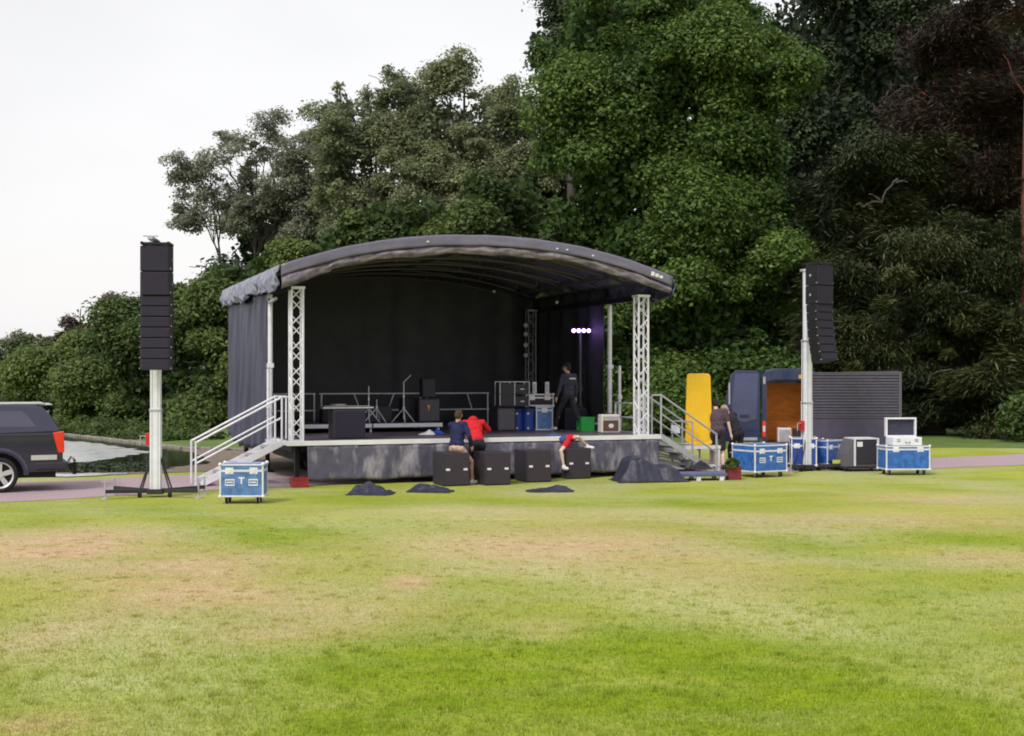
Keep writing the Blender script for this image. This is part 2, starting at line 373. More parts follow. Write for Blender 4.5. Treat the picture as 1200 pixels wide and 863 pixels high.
# grass blades standing on the near lawn
rg = np.random.default_rng(3)
N = 210000
by = 7.6 + (rg.random(N) ** 1.7) * 19
bx = (rg.random(N) - .5) * by * .92
nt_ = 1500; ty = 7.8 + (rg.random(nt_) ** 1.4) * 14; tx = (rg.random(nt_) - .5) * ty * .92; ti = rg.integers(0, nt_, 36000)
bx[:36000] = tx[ti] + rg.normal(0, .035, 36000); by[:36000] = ty[ti] + rg.normal(0, .035, 36000)
dr, lu = lawn_fields(bx, by)
h = (0.012 + rg.random(N) * .024 + np.where(np.arange(N) < 36000, .016, 0)) * (1 - .4 * dr) * np.clip((27 - by) / 16, .05, 1); a = rg.random(N) * 2 * PI; wd = .0028 + .0002 * by
ln = rg.random(N) * .025; a2 = rg.random(N) * 2 * PI
base = np.stack([bx, by, np.zeros(N)], 1); side = np.stack([np.cos(a) * wd, np.sin(a) * wd, np.zeros(N)], 1)
tip = base + np.stack([np.cos(a2) * ln, np.sin(a2) * ln, h], 1)
bv = np.stack([base - side, base + side, tip], 1).reshape(-1, 3); bf = np.arange(N * 3).reshape(-1, 3)
gm = leafmat('grass_blade', [(0.48, 0.37, 0.19), (0.43, 0.46, 0.12), (0.29, 0.37, 0.025), (0.18, 0.28, 0.008)], .3, .6)
me = npmesh('grass', bv, bf, gm, {'tint': ('FACE', np.clip(.42 + .3 * lu - .45 * dr + rg.normal(0, .16, N), 0, 1))})
go = bpy.data.objects.new('grass', me); C.objects.link(go); tag(go, 'short mown lawn grass blades in the foreground', 'grass', kind='stuff')

# gravel path running behind the masts and under the stage
M['gravel'] = mat('pink_gravel', (0.50, 0.38, 0.42), 0.95, 0, 0.14, 25, 0.6, 90, col2=(0.34, 0.25, 0.28))
near = [(-60, 7), (-30, 16), (-16, 21.6), (-9.65, 24.1), (-6.4, 26.6), (-3, 28.6), (3, 30.9), (8, 32.2), (10.8, 32.9), (13.8, 34.3), (22, 37), (40, 41)]
far_ = [(-60, 15), (-30, 22), (-16, 26.4), (-10.4, 28.9), (-6.6, 31.5), (-3, 33.2), (3, 35.3), (8, 36.4), (12, 36.9), (15.5, 38.9), (24, 42), (40, 47)]
def strip(name, A, B, z, m, sub=6, jag=0.12):
    mb = MB(); n = (len(A) - 1) * sub; vs = []
    for i in range(n + 1):
        k = min(i // sub, len(A) - 2); t = (i - k * sub) / sub
        for j, Lr in enumerate((A, B)):
            p = Vector(Lr[k]).lerp(Vector(Lr[k + 1]), t)
            vs.append((p.x, p.y + wob(i * .9, j * 3) * jag, z))
    fs = [(2 * i, 2 * i + 2, 2 * i + 3, 2 * i + 1) for i in range(n)]
    mb.add(vs, fs); o = mb.build(name, m); tag(o, kind='structure'); return o
strip('gravel_path', near, far_, 0.006, 'gravel')

# longer, darker meadow grass beyond path and canal
M['meadow'] = mat('meadow_grass', (0.125, 0.19, 0.030), 0.95, 0, 0.2, 1.5, 0.8, 8, col2=(0.065, 0.11, 0.018), stretch=(.6, 1.4, 1))
mb = MB(); mb.grid(lambda u, v: (-95 + u * 190, 38.6 + u * 6 + (1 - v) * 0 + v * (90 - u * 6) + wob(u * 60) * .5 * (1 - v) + .35 * max(0, u * 190 - 125) * (1 - v), .003), 90, 8)
tag(mb.build('meadow', 'meadow'), kind='structure')
# canal
wm = bpy.data.materials.new('canal_water'); wm.use_nodes = True; nt = wm.node_tree; b = nt.nodes['Principled BSDF']
b.inputs['Base Color'].default_value = (0.012, 0.018, 0.012, 1); b.inputs['Roughness'].default_value = 0.06; b.inputs['IOR'].default_value = 1.33
b.inputs['Specular IOR Level'].default_value = 1.0
tc = nt.nodes.new('ShaderNodeTexCoord'); mp = nt.nodes.new('ShaderNodeMapping'); mp.inputs['Scale'].default_value = (1, 2.5, 1)
n = nt.nodes.new('ShaderNodeTexNoise'); n.inputs['Scale'].default_value = 1.6; n.inputs['Detail'].default_value = 5
bp = nt.nodes.new('ShaderNodeBump'); bp.inputs['Strength'].default_value = .10; bp.inputs['Distance'].default_value = .05
nt.links.new(tc.outputs['Object'], mp.inputs[0]); nt.links.new(mp.outputs[0], n.inputs['Vector']); nt.links.new(n.outputs[0], bp.inputs['Height']); nt.links.new(bp.outputs[0], b.inputs['Normal'])
M['water'] = wm
M['earth'] = mat('bare_bank', (0.27, 0.20, 0.16), 0.95, 0, 0.25, 4, 0.8, 14, col2=(0.12, 0.10, 0.075), stretch=(1, 2, 1))
def poly(name, pts, z, m, kind='structure', sub=5, jag=.15):
    mb = MB(); out = []
    for i in range(len(pts)):
        a_ = Vector(pts[i]); b_ = Vector(pts[(i + 1) % len(pts)])
        for k in range(sub):
            q = a_.lerp(b_, k / sub); out.append((q.x + wob(i * 2 + k, 1, 2) * jag, q.y + wob(i * 2.3 + k, 2, 5) * jag, z))
    mb.add(out, [tuple(range(len(out)))]); o = mb.build(name, m); tag(o, kind=kind); return o
poly('canal_bank', [(-40, 24.5), (-13, 29.2), (-8, 31.6), (-4, 33.5), (-3, 38.5), (-7, 41.4), (-10.6, 42.6), (-18.6, 53.5), (-34, 72), (-80, 96), (-80, 60)], 0.010, 'earth')
poly('water', [(-40, 26.2), (-13, 30.6), (-9.6, 32.2), (-8.2, 34.5), (-9.0, 37.6), (-10.6, 41.0), (-18.3, 51.6), (-34, 69), (-80, 92), (-80, 64)], 0.016, 'water')
# stone edging along the far side of the canal
mb = MB(); ep = [(-7.2, 40.0), (-10.7, 41.6), (-14.5, 46.8), (-18.6, 52.2), (-26, 61), (-34, 69.6), (-50, 78)]
for i in range(len(ep) - 1):
    a_ = Vector((*ep[i], 0)); b_ = Vector((*ep[i + 1], 0)); nn = int((b_ - a_).length / .55)
    for k in range(nn):
        q = a_.lerp(b_, (k + .5) / nn); an = math.atan2(b_.y - a_.y, b_.x - a_.x)
        mb.box((q.x, q.y, .04), (.52, .22 + random.random() * .06, .06 + random.random() * .03), Matrix.Rotation(an + random.uniform(-.05, .05), 3, 'Z'))
tag(mb.build('stone_edging', 'stone', bevel=.02), 'pale stone edging along the far bank of the canal', 'stone edging')

M['pale_water'] = mat('pale_water_surface', (0.80, 0.82, 0.85), 0.12, 0, 0.1, 1.3, 0.2, 4, col2=(0.20, 0.24, 0.25), stretch=(1, 2.4, 1), thr=(0.34, 0.46))  # mottled pale and dark sheets laid over the canal water
def pp(px, py): q = P(px, py); return (q.x, q.y)
poly('pale_water_sheet', [pp(20, 514), pp(90, 518), pp(120, 521), pp(150, 526), pp(180, 531), pp(160, 533), pp(140, 537), pp(118, 540), pp(90, 544), pp(20, 547)], 0.022, 'pale_water', sub=6, jag=.3)
poly('pale_water_sheet', [pp(28, 556), pp(80, 556.5), pp(150, 555), pp(150, 556.6), pp(90, 559.5), pp(34, 560)], 0.022, 'pale_water', sub=6, jag=.15)
# ---------------------------------------------------------------- trees
LM = {
 'maple': leafmat('leaf_maple', [(0.026, 0.058, 0.014), (0.075, 0.140, 0.026), (0.195, 0.275, 0.055)], .38),
 'mid': leafmat('leaf_mid', [(0.11, 0.14, 0.08), (0.21, 0.245, 0.13), (0.33, 0.36, 0.18)], .45),
 'grey': leafmat('leaf_grey', [(0.17, 0.19, 0.14), (0.25, 0.27, 0.19), (0.34, 0.35, 0.25)], .5),
 'hedge': leafmat('leaf_hedge', [(0.035, 0.065, 0.020), (0.090, 0.140, 0.036), (0.20, 0.255, 0.065)], .4),
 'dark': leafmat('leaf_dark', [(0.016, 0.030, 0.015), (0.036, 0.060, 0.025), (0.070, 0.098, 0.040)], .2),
 'yew': leafmat('leaf_yew', [(0.018, 0.028, 0.012), (0.042, 0.056, 0.019), (0.105, 0.115, 0.038)], .15),
 'brown': leafmat('leaf_brown', [(0.022, 0.016, 0.011), (0.042, 0.028, 0.018), (0.072, 0.045, 0.029)], .15),
 'copper': leafmat('leaf_copper', [(0.05, 0.035, 0.035), (0.09, 0.060, 0.055), (0.13, 0.09, 0.075)], .25),
 'weed': leafmat('leaf_weed', [(0.035, 0.065, 0.015), (0.075, 0.12, 0.025), (0.12, 0.17, 0.04)], .3),
}
def nrm(v): return v / np.maximum(np.linalg.norm(v, axis=1, keepdims=True), 1e-6)
def foliage(blobs, n, size, seed, spray=False, rc=0.75, thin=0.0, fill=.14, tintb=0.0, aspect=.62, droop=.15, dens=.42, tws=.30, shrink=.25):
    """blobs: list of (center Vector, (rx,ry,rz)) in local coordinates; returns verts, faces, tint"""
    g = np.random.default_rng(seed)
    cen = np.array([tuple(b[0]) for b in blobs]); rad = np.array([b[1] for b in blobs], dtype=float)
    rad = np.maximum(rad - rc * shrink, rad * .6)
    area = (rad[:, 0] * rad[:, 2] + rad[:, 0] * rad[:, 1]); tot = area.sum(); area /= tot
    # boughs: lumps scattered over the shells of the crown volumes
    K = int(max(10, dens * tot / (rc * rc)))
    bi = g.choice(len(blobs), K * 3, p=area)
    d = nrm(g.normal(size=(K * 3, 3)))
    keep = (d[:, 1] < .3) | (g.random(K * 3) < .3)
    bi = bi[keep]; d = d[keep]
    cc = cen[bi] + d * rad[bi] * (.50 + .72 * g.random(len(bi)))[:, None] + g.normal(0, .25 * rc, (len(bi), 3))
    inside = np.zeros(len(cc), bool)
    for c0, r0 in zip(cen, rad): inside |= (np.sum(((cc - c0) / r0) ** 2, 1) < .30)
    cc = cc[~inside][:K]; d = d[~inside][:K]; K = len(cc)
    crad = rc * (.30 + 1.25 * g.random(K) ** 1.4); ctint = g.random(K)
    w = crad ** 2 * (.5 + g.random(K))
    if thin > 0: w = w * (g.random(K) > thin)
    w /= w.sum()
    ci = g.choice(K, n, p=w)
    up = np.array([0, 0, 1.0])
    ld = nrm(g.normal(size=(n, 3)) + up * .55 + d[ci] * .5 + np.array([0, -.25, 0]))
    # each bough breaks up into a few twigs
    tw = g.integers(0, 9, n); toff = np.clip(g.normal(0, tws, (K, 9, 3)), -1.6 * tws, 1.6 * tws)
    rr = crad[ci] * np.where(g.random(n) < .6, .70 + .35 * g.random(n), np.minimum(np.abs(g.normal(0, .8, n)) + .2, 1.35))
    pos = cc[ci] + ld * rr[:, None] * np.array([1.1, 1.1, .60]) + toff[ci, tw] * crad[ci][:, None]
    pos[:, 2] -= .22 * rr * (ld[:, 0] ** 2 + ld[:, 1] ** 2)
    if spray:
        dirv = nrm(d[ci] * np.array([1, 1, .3]) * .9 + ld * .5 + np.array([0, 0, -.45]) + g.normal(0, .25, (n, 3)))
        nor = nrm(up + g.normal(0, .4, (n, 3)))
    else:
        nor = nrm(ld * .6 + up * .6 + g.normal(0, .42, (n, 3)))
        dirv = g.normal(size=(n, 3)) + np.array([0, 0, -droop * 3])
    sz = size * (.5 + .9 * g.random(n))
    tint = np.clip(.06 + .34 * ctint[ci] + .55 * g.random(n) ** 1.3 + tintb, 0, 1)
    if fill > 0:
        nf = int(n * fill); fb = g.choice(len(blobs), nf, p=area)
        fd = nrm(g.normal(size=(nf, 3))) * (g.random((nf, 1)) ** .4) * .82
        pos = np.concatenate([pos, cen[fb] + fd * rad[fb]]); nor = np.concatenate([nor, nrm(g.normal(size=(nf, 3)))])
        dirv = np.concatenate([dirv, g.normal(size=(nf, 3))]); sz = np.concatenate([sz, size * 2.0 * np.ones(nf)])
        tint = np.concatenate([tint, g.random(nf) * .45])  # inner leaves tinted darker: shade inside the crown put into colour
    t = nrm(dirv - nor * np.sum(dirv * nor, 1, keepdims=True)); s = np.cross(nor, t)
    L_ = sz[:, None]; W_ = sz[:, None] * aspect * .5
    v0 = pos - t * L_ * .5; v2 = pos + t * L_ * .5 - nor * L_ * .10
    v1 = pos + s * W_ - t * L_ * .05 - nor * L_ * .05; v3 = pos - s * W_ - t * L_ * .05 - nor * L_ * .05
    mid = pos + nor * L_ * .06
    v = np.stack([v0, v1, v2, v3], 1).reshape(-1, 3)
    f = np.arange(len(pos) * 4).reshape(-1, 4)
    v[:, 2] = np.maximum(v[:, 2], 0.01)
    return v, f, tint

def limb(mb, a, b, r0, r1, rnd, n=6, sag=.12, seg=5):
    a = Vector(a); b = Vector(b); L = (b - a).length; pts = []; rs = []
    for i in range(seg + 1):
        t = i / seg; p = a.lerp(b, t)
        if 0 < i < seg: p += Vector((rnd.uniform(-1, 1), rnd.uniform(-1, 1), rnd.uniform(-.6, 1))) * L * .05
        p.z += math.sin(t * PI) * L * sag
        pts.append(p); rs.append(r0 + (r1 - r0) * t)
    mb.tube(pts, rs, n); return pts

def tree(name, label, cat, px, Y, blobs, n, size, lm, seed, bark='bark', r=.3, group=None, trunk_top=None, base_z=0.0, limbs=True, lean=0.0, twigs=0, **kw):
    """blobs in photo pixels at depth: (px, py, dY, rx_px, rz_px)"""
    base = Vector(((px - 600) / F * Y, Y, base_z)); rnd = random.Random(seed)
    bl = []
    for b in blobs:
        c = Q(b[0], b[1], Y + b[2]); s = (Y + b[2]) / F
        rx = b[3] * s; rz = b[4] * s
        bl.append((c - base, (rx, min(rx, max(rz, 1.2)) * .9, rz)))
    root = thing(name, label, cat, base, 0, group)
    v, f, t = foliage(bl, n, size, seed, **kw)
    me = npmesh('crown', v, f, LM[lm], {'tint': ('FACE', t)})
    o = bpy.data.objects.new('crown', me); C.objects.link(o); o.parent = root
    mb = MB()
    top = max(b[0].z for b in bl) if trunk_top is None else trunk_top
    cx = sum(b[0].x for b in bl) / len(bl)
    tp = []; tr = []
    for i in range(9):
        q = i / 8; tp.append(Vector((cx * q * .6 + lean * q + wob(q * 3, seed) * .25 * (i > 0), wob(q * 2.5, seed + 3) * .25 * (i > 0), top * q)))
        tr.append(r * (1.35 if i == 0 else 1 - .8 * q))
    mb.tube(tp, tr, 10)
    if limbs:
        for c, rr in bl:
            q = min(.85, max(.12, (c.z - rr[2] * .9) / max(top, .1) * .8)); k = q * 8; i = min(int(k), 7)
            st = tp[i].lerp(tp[i + 1], k - i)
            pts = limb(mb, st, c, max(.05, r * (1 - .8 * q) * .55), .04, rnd)
            for m_ in range(2 + twigs):
                dd = Vector((rnd.uniform(-1, 1) * rr[0], rnd.uniform(-1, .4) * rr[1], rnd.uniform(-.4, 1) * rr[2])) * .95
                limb(mb, pts[rnd.choice([2, 3, 4, 5])], c + dd, max(.03, r * .16), .015, rnd, 5)
    mb.build('trunk', bark, root, smooth=True)
    return root

# big broadleaf tree behind the stage
tree('maple_tree', 'huge leafy green tree towering behind the right half of the stage', 'tree', 800, 55,
     [(760, 110, 0, 120, 85), (715, 50, 1, 80, 70), (825, 50, 1, 85, 75), (692, 150, 0, 58, 60), (862, 130, 0, 68, 65), (730, 210, -1, 80, 60), (820, 215, -1, 90, 55), (890, 235, 1, 52, 60),
      (672, 270, 0, 55, 55), (760, 290, -2, 80, 50), (850, 310, -1, 78, 52), (700, 345, -1, 80, 48), (900, 370, 0, 45, 60), (800, 370, -2.5, 90, 48), (860, 425, -3, 70, 42), (750, 430, -2.5, 75, 42),
      (910, 450, -1, 42, 40), (830, 470, -3, 80, 32), (735, 475, -2.5, 70, 30), (640, 420, 0, 70, 70), (780, 20, 2, 100, 50)],
     430000, .19, 'maple', 11, r=.55, rc=.9, fill=.09, trunk_top=15, dens=.62, tws=.45)
tree('tall_tree', 'tall dark tree rising behind the huge leafy tree, touching the sky edge', 'tree', 665, 74,
     [(655, 40, 0, 42, 60), (700, 5, 0, 60, 50), (640, 110, 0, 28, 55), (760, -20, 0, 80, 50), (625, 60, 0, 16, 30)], 44000, .24, 'dark', 12, r=.4, rc=.8, fill=.04, tintb=.25, tws=.5)
tree('tall_tree', 'tall dark thin-topped tree with sky gaps right of the huge leafy tree', 'tree', 935, 72,
     [(930, 50, 0, 48, 70), (960, 140, 0, 50, 60), (915, 170, 0, 40, 60), (985, 40, 1, 45, 70), (950, 240, 0, 60, 60)], 64000, .24, 'dark', 13, r=.5, rc=.8, fill=.05, trunk_top=20, thin=.1, tintb=.1, dens=.55, tws=.5)
tree('tall_tree', 'tall dark tree between the thin-topped tree and the red-brown pine', 'tree', 1040, 74,
     [(1040, 60, 0, 58, 80), (1030, 160, 0, 60, 60), (1080, -10, 0, 50, 60), (1085, 110, 2, 50, 60), (1010, -20, 1, 60, 50)], 72000, .24, 'dark', 14, r=.5, rc=.8, fill=.08, trunk_top=20, thin=.05, tintb=.1, dens=.6, tws=.5)
tree('pine_tree', 'red-brown pine with reddish trunk at the upper right', 'tree', 1108, 58,
     [(1120, 70, 0, 50, 34), (1150, 10, 0, 50, 30), (1100, 125, -1, 60, 26), (1160, 130, 0, 55, 40), (1090, 175, -1, 58, 20), (1150, 195, -1, 66, 30), (1120, 30, 0, 50, 30), (1080, 60, 1, 46, 40), (1180, 70, 1, 50, 50), (1060, 130, 1, 50, 50), (1140, 240, 0, 70, 40), (1200, 170, 1, 50, 60)], 110000, .30, 'brown', 15, bark='redbark', r=.28, spray=True, rc=.8, fill=.05, dens=.5, tws=.45, aspect=.16, trunk_top=17)
tree('pine_tree', 'tall pine with bare red trunk at the right edge of the picture', 'tree', 1194, 50,
     [(1215, 20, 0, 60, 30), (1230, 90, 0, 60, 30), (1240, 160, 0, 50, 30), (1185, -30, 0, 60, 30), (1225, 215, 0, 50, 30)], 26000, .32, 'brown', 16, bark='redbark', r=.32, spray=True, rc=.9, fill=.03, aspect=.16, trunk_top=17.5)
tree('conifer_tree', 'rounded brownish conifer with a pale dead branch, left of the red-brown pine', 'tree', 1010, 56,
     [(1010, 205, 0, 58, 42), (965, 240, 0, 45, 45), (1050, 235, 0, 48, 36), (1000, 280, 0, 70, 40), (950, 320, 0, 40, 50)], 70000, .28, 'yew', 17, r=.3, spray=True, rc=.8, fill=.10, aspect=.18, dens=.6, tws=.5)
mb = MB(); rnd = random.Random(3)
for (a_, b_) in [((1052, 210), (1033, 238)), ((1033, 238), (1012, 243)), ((1033, 238), (1018, 228)), ((1050, 214), (1064, 214)), ((1012, 243), (1003, 240))]:
    limb(mb, Q(*a_, 53.2), Q(*b_, 53.0), .055, .022, rnd)
yew = tree('yew_tree', 'very large dark yew with drooping branches right of the right loudspeaker mast', 'tree', 1090, 52,
     [(1000, 330, 0, 58, 30), (1080, 290, 0, 75, 32), (1160, 300, 0, 70, 40), (1120, 330, 0, 90, 50), (1020, 360, 0, 60, 60), (1080, 410, 0, 90, 60), (1010, 430, 0, 55, 50), (1140, 470, 0, 90, 40), (1020, 390, -1, 62, 28), (1110, 370, -1.5, 80, 28), (1180, 390, -1, 60, 36), (985, 445, -.5, 45, 35), (1060, 440, -2, 78, 26), (1150, 450, -2.5, 80, 26), (1060, 485, -1.5, 95, 22), (1180, 485, -2, 60, 22), (980, 490, -.5, 40, 20), (1210, 430, -1, 40, 60)],
     210000, .28, 'yew', 18, r=.5, spray=True, rc=.9, fill=.10, aspect=.16, dens=.6, tws=.45)
o_ = mb.build('dead_branch', 'bark'); tag(o_, 'pale bare dead branch sticking out of the brownish conifer', 'branch')
# lighter drooping sprays on the yew
v, f, t = foliage([(Q(p_[0], p_[1], 49.3) - yew.location, (p_[2] * .034, .9, p_[3] * .034)) for p_ in [(1130, 385, 60, 8), (1150, 420, 60, 8), (1165, 455, 55, 8), (1070, 350, 45, 8), (1110, 440, 40, 8), (1175, 350, 40, 8), (1020, 420, 35, 8), (1040, 320, 40, 8), (1190, 485, 30, 6)]], 17000, .36, 77, spray=True, rc=.5, fill=0, aspect=.18, tintb=.25)
me = npmesh('drooping_spray', v, f, LM['yew'], {'tint': ('FACE', t)}); o = bpy.data.objects.new('drooping_spray', me); C.objects.link(o); o.parent = yew
tree('bush', 'small round green bush at the far right edge under the yew', 'bush', 1193, 46, [(1195, 480, 0, 14, 18), (1203, 492, 0, 14, 14)], 3500, .22, 'hedge', 19, r=.06, rc=.35)

# mid distance trees
tree('tall_tree', 'tall grey-green tree with airy twiggy top behind the roof left end', 'tree', 440, 82,
     [(425, 150, 0, 42, 42), (470, 120, 0, 44, 36), (395, 260, 0, 40, 40), (520, 170, 2, 45, 50), (415, 210, 0, 32, 50), (465, 200, 0, 55, 55), (500, 110, 1, 28, 22), (400, 120, 0, 18, 20)], 80000, .20, 'mid', 21, r=.22, rc=.7, thin=.2, fill=.03, twigs=5, dens=.40, tws=.7)
tree('tall_tree', 'pale green tree with wispy top left of the huge leafy tree', 'tree', 545, 80,
     [(520, 150, 0, 40, 45), (575, 145, 0, 50, 42), (600, 130, 2, 36, 34), (590, 250, 0, 60, 60), (450, 250, 1, 60, 50), (545, 210, 0, 55, 55), (610, 190, 1, 38, 60), (500, 210, 0, 45, 50), (520, 100, 0, 22, 22)], 100000, .21, 'mid', 22, r=.3, rc=.75, fill=.05, twigs=4, tintb=.15, dens=.45, tws=.55)
tree('poplar_tree', 'bare branch-forked sparse tree leaning left against the sky', 'tree', 272, 88,
     [(228, 205, 0, 28, 20), (240, 255, 0, 28, 22), (215, 240, 0, 12, 14), (250, 225, 0, 16, 14)], 8000, .19, 'grey', 23, r=.14, rc=.5, thin=.35, fill=0, twigs=7, dens=.4, tws=.8)
tree('poplar_tree', 'airy grey-green tree with rounded top and visible trunks against the sky', 'tree', 300, 88,
     [(290, 185, 0, 42, 30), (330, 192, 0, 44, 34), (275, 240, 1, 36, 26), (310, 265, 1, 40, 26), (270, 205, 0, 24, 24), (300, 225, 0, 42, 26), (345, 235, 0, 34, 30), (320, 255, 0, 40, 22)], 52000, .19, 'grey', 24, r=.2, rc=.6, thin=.15, fill=0, twigs=6, dens=.45, tws=.8)
tree('poplar_tree', 'airy grey-green tree joined to the tall twiggy one', 'tree', 365, 87,
     [(360, 200, 0, 24, 34), (375, 240, 0, 30, 36), (355, 265, 0, 30, 26)], 15000, .2, 'grey', 25, r=.18, rc=.5, thin=.2, fill=0, twigs=6, dens=.45, tws=.8)
tree('leafy_tree', 'bright green lower tree above the roof left end', 'tree', 470, 66,
     [(450, 265, 0, 45, 40), (400, 290, 0, 40, 36), (500, 260, 0, 45, 44), (440, 320, 0, 60, 40), (520, 310, 0, 60, 50), (470, 400, 0, 110, 60)], 70000, .24, 'hedge', 26, r=.3, rc=1.0, fill=.06)
tree('leafy_tree', 'dark green tree between the roof peak and the huge leafy tree', 'tree', 590, 64,
     [(570, 260, 0, 48, 50), (610, 250, 1, 40, 60), (590, 330, 0, 70, 60), (560, 220, 2, 30, 30), (600, 420, 0, 90, 70)], 70000, .24, 'hedge', 27, r=.3, rc=1.0, fill=.06, tintb=-.12)
# avenue on the far bank of the canal, getting smaller to the left
av = [(372, 300, 60, 44, 'hedge', 'bright green tree directly behind the stage left wall'),
      (318, 308, 60, 42, 'hedge', 'rounded green tree left of the stage roof corner'),
      (262, 322, 61, 42, 'hedge', 'dense green tree between the stage and the left loudspeaker'),
      (212, 340, 63, 36, 'hedge', 'dark green tree right beside the left loudspeaker column'),
      (160, 372, 66, 34, 'hedge', 'dark green tree just left of the left loudspeaker column'),
      (118, 388, 70, 30, 'hedge', 'yellow-green tree in the avenue, second left of the loudspeaker'),
      (80, 400, 75, 30, 'hedge', 'yellow-green tree in the avenue above the pickup tail'),
      (44, 414, 80, 30, 'hedge', 'bright low tree above the pickup canopy'),
      (8, 424, 86, 30, 'dark', 'dark low tree at the left edge of the picture'),
      (-40, 420, 90, 40, 'hedge', 'green tree beyond the left edge of the picture')]
for i, (px, py, Y, r_, lm, lab) in enumerate(av):
    gy = HZ + CAMH * F / Y
    bl = [(px, py, 0, r_, r_ * .78), (px - r_ * .5, py + r_ * .6, -.5, r_ * .8, r_ * .6), (px + r_ * .5, py + r_ * .75, -.5, r_ * .8, r_ * .6)]
    yy = py + r_ * 1.3
    while yy < gy - 8:
        bl.append((px + wob(yy, i) * 10, yy, -1, r_ * 1.1, r_ * .6)); yy += r_ * .7
    dn = [4, 6, 6, 8, 12, 12, 10, 8, 6, 6][i]
    bl = [(b[0], b[1] + dn, b[2], b[3] * .95, b[4] * .88) for b in bl]
    tree('avenue_tree', lab, 'tree', px, Y, bl, 32000, .21, lm, 40 + i, r=.25, rc=.85, fill=.06, group='trees lining the far canal bank', tintb=[.05, .12, .05, -.02, 0, .18, .22, .2, 0, .1][i])
tree('copper_beech', 'dull purple-brown tree top behind the avenue', 'tree', 92, 110, [(92, 388, 0, 22, 14), (75, 396, 0, 16, 10), (130, 362, 0, 16, 10)], 6000, .3, 'copper', 60, r=.2, rc=.7)
tree('leafy_tree', 'tree top showing left above the loudspeaker-side avenue', 'tree', 30, 125, [(20, 404, 0, 26, 10), (60, 400, 0, 20, 8)], 4500, .3, 'mid', 61, r=.2, rc=.7)
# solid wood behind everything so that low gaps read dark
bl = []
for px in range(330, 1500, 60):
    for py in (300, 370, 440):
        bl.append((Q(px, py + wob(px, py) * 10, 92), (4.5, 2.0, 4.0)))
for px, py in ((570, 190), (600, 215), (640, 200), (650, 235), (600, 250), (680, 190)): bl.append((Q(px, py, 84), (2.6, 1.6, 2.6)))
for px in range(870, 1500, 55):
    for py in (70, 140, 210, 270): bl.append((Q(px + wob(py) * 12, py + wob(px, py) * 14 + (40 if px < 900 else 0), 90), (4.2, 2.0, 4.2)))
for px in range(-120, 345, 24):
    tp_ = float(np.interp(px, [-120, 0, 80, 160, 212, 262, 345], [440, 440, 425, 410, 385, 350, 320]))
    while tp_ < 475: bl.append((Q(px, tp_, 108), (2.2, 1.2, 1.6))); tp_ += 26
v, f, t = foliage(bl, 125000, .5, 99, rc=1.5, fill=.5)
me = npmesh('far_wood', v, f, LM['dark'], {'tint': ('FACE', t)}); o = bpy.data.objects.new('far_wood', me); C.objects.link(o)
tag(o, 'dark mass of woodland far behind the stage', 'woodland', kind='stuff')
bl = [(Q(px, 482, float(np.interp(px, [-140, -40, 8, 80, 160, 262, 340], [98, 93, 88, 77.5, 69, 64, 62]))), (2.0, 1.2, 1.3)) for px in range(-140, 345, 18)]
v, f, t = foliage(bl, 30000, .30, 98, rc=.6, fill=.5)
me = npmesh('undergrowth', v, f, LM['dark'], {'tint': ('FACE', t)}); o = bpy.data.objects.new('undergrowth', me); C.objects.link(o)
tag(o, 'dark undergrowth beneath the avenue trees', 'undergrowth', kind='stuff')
# weeds along the far bank
bl = []
for i in range(45):
    q = random.random(); px = 60 + q * 200; y_ = random.uniform(497, 510 + 10 * q); p = P(px, y_)
    bl.append((p + Vector((0, 0, .12)), (.6, .5, .10 + random.random() * .13)))
v, f, t = foliage(bl, 22000, .11, 97, rc=.2, fill=.1)
me = npmesh('bank_weeds', v, f, LM['weed'], {'tint': ('FACE', t)}); o = bpy.data.objects.new('bank_weeds', me); C.objects.link(o)
tag(o, 'rough weeds growing on the grassy far bank of the canal', 'weeds', kind='stuff')
bl = []
for i in range(46):
    px = random.uniform(70, 185); p = P(px, random.uniform(545, 554)); bl.append((p + Vector((0, 0, .02)), (.45, .25, .04)))
v, f, t = foliage(bl, 9000, .08, 96, rc=.08, fill=.1)
me = npmesh('water_weeds', v, f, LM['dark'], {'tint': ('FACE', t)}); o = bpy.data.objects.new('water_weeds', me); C.objects.link(o)
tag(o, 'dark weeds in the shallow near side of the canal', 'weeds', kind='stuff')
# ---------------------------------------------------------------- stage (local: x along the front, y back, z up)
SO = Vector((-4.71, 27.7, 0)); SA = math.atan2(3.07, 8.24); SR = Matrix.Rotation(SA, 4, 'Z')
def S(x, y, z=0): return SO + (SR @ Vector((x, y, z)))
DK = 0.97; W0, W1, D1 = -0.1, 8.8, 8.3
stage = thing('mobile_stage', 'large mobile stage with curved dark roof and aluminium truss towers', 'stage', SO, SA)
def zt(x):  # roof arch
    q = (x - 4.31) / 4.66; return 4.74 + .80 * (1 - abs(q) ** 2.15)
X0, X1, Y0, Y1 = -0.35, 8.97, -0.32, 8.55
mb = MB(); mb.grid(lambda u, v: (X0 + u * (X1 - X0), Y0 + v * (Y1 - Y0), zt(X0 + u * (X1 - X0)) - .03 * abs(math.sin(v * PI * 5)) - .006 * abs(math.sin(u * 30))), 48, 40)
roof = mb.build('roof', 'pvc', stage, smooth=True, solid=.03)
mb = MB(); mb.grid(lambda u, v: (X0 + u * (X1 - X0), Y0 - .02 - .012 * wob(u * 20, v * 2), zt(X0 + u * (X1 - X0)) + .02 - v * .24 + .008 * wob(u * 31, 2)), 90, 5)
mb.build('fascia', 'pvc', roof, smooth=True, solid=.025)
mb = MB()
